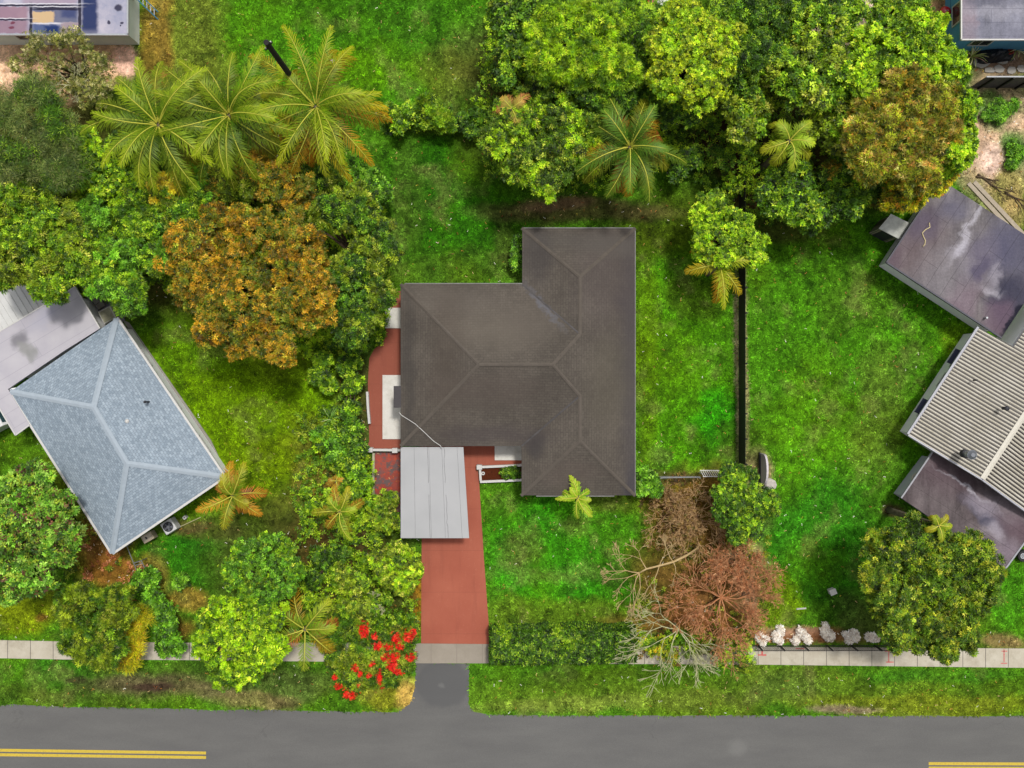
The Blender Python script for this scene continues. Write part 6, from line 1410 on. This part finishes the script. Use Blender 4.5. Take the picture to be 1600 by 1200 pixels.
# little signs and litter on the lawns
q = X(1300, 924, .3); m = MB((*q, 0)); m.box((q[0], q[1], .25), (.36, .3, .5), .4); m.box((q[0], q[1], .52), (.42, .36, .04), .4); tag(m.build('meter_box', M_TRIM, bevel=.01), 'small white utility box on the lawn left of huge mango', 'box')
q = X(1252, 951, .06); m = MB((*q, 0)); m.bar((q[0]-.3, q[1]-.02, .05), (q[0]+.3, q[1]+.03, .05), .09, .09); tag(m.build('pipe', m_plain('pale_pvc', (206,206,196), .1, 4)), 'short pale pipe lying on lawn above the silvery plants', 'pipe')

# ------------------------------------------------------------------ grass and scattered leaves
def grass():
    rng = np.random.default_rng(9); n = 400000
    x = rng.uniform(-34, 34, n); y = rng.uniform(-26, 25.5, n); c, den = ground_col(x, y)
    keep = (rng.random(n) < den**1.3)
    k_e = lambda pts, e: PP(pts, e)
    ex = [DRIVE, PATIO, SIDE, WALKL, WALKM, WALKR, road_poly, PP([(630,450),(812,450),(820,362),(988,362),(988,768),(820,768),(820,690),(630,692)]), PP([(182,505),(342,745),(175,856),(24,612),(0,670),(-60,600),(0,530),(116,458)]),
          PP([(1405,412),(1470,300),(1690,440),(1650,800),(1590,860),(1566,870),(1425,782),(1465,715),(1440,690),(1535,530)]), PP([(-200,62),(205,62),(205,-200),(-200,-200)]), PP([(750,730),(818,728),(818,754),(750,754)]),
          PP([(1495,70),(1800,70),(1800,-200),(1495,-200)]), PP([(196,500),(214,512),(300,640),(340,690),(366,748),(350,752)])]
    for p in ex: keep &= ~inpoly(x, y, p)
    x = x[keep]; y = y[keep]; c = c[keep]; n = len(x)
    nb = 3; X_ = np.repeat(x, nb)+rng.normal(0, .05, n*nb); Y_ = np.repeat(y, nb)+rng.normal(0, .05, n*nb); a = rng.random(n*nb)*6.283; L = rng.uniform(.08, .20, n*nb); w_ = rng.uniform(.018, .038, n*nb); z = rng.uniform(.015, .06, n*nb)
    p0 = np.stack([X_, Y_, np.full(n*nb, .003)], 1); tip = p0+np.stack([np.cos(a)*L, np.sin(a)*L, z], 1); s_ = np.stack([-np.sin(a), np.cos(a), np.zeros(n*nb)], 1)*w_[:, None]
    V = np.stack([p0-s_, p0+s_, tip], 1).reshape(-1, 3); F = np.arange(len(V)).reshape(-1, 3)
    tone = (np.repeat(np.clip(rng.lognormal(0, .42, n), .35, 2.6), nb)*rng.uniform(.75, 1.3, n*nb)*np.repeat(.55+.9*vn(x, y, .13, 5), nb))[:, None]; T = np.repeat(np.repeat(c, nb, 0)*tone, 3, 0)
    o = npmesh('grass', V, F, GLEAF, tint=np.clip(T, .002, .9), nv=3); tag(o, 'short green lawn grass covering the gardens and verges', 'grass', kind='stuff')
    # dry leaves and bits
    n = 10000; x = rng.uniform(-33, 33, n); y = rng.uniform(-21, 25, n); c, den = ground_col(x, y); keep = rng.random(n) < np.where(den < .5, 1.0, .22)
    for p in ex[3:] : keep &= ~inpoly(x, y, p)
    keep &= ~inpoly(x, y, DRIVE) & ~inpoly(x, y, PATIO)
    x = x[keep]; y = y[keep]; n = len(x); pos = np.stack([x, y, np.full(n, .05)], 1)
    P_L = pal((176,120,56,2),(206,176,120,2),(140,80,40,2),(232,226,206,1.6),(190,170,60,1))
    V, F, T = rosettes(pos, rng.normal(0, .2, (n, 3))+np.array([0, 0, 1]), 2, .085, .05, .1, pick(P_L, n, rng=rng), rng)
    tag(npmesh('fallen_leaves', V, F, LEAF, tint=np.clip(T, .002, .9)), 'scattered dry fallen leaves on lawns and bare soil', 'fallen leaves', kind='stuff')
grass()
print('POLYS', sum(len(o.data.polygons) for o in D.objects if o.type == 'MESH'))
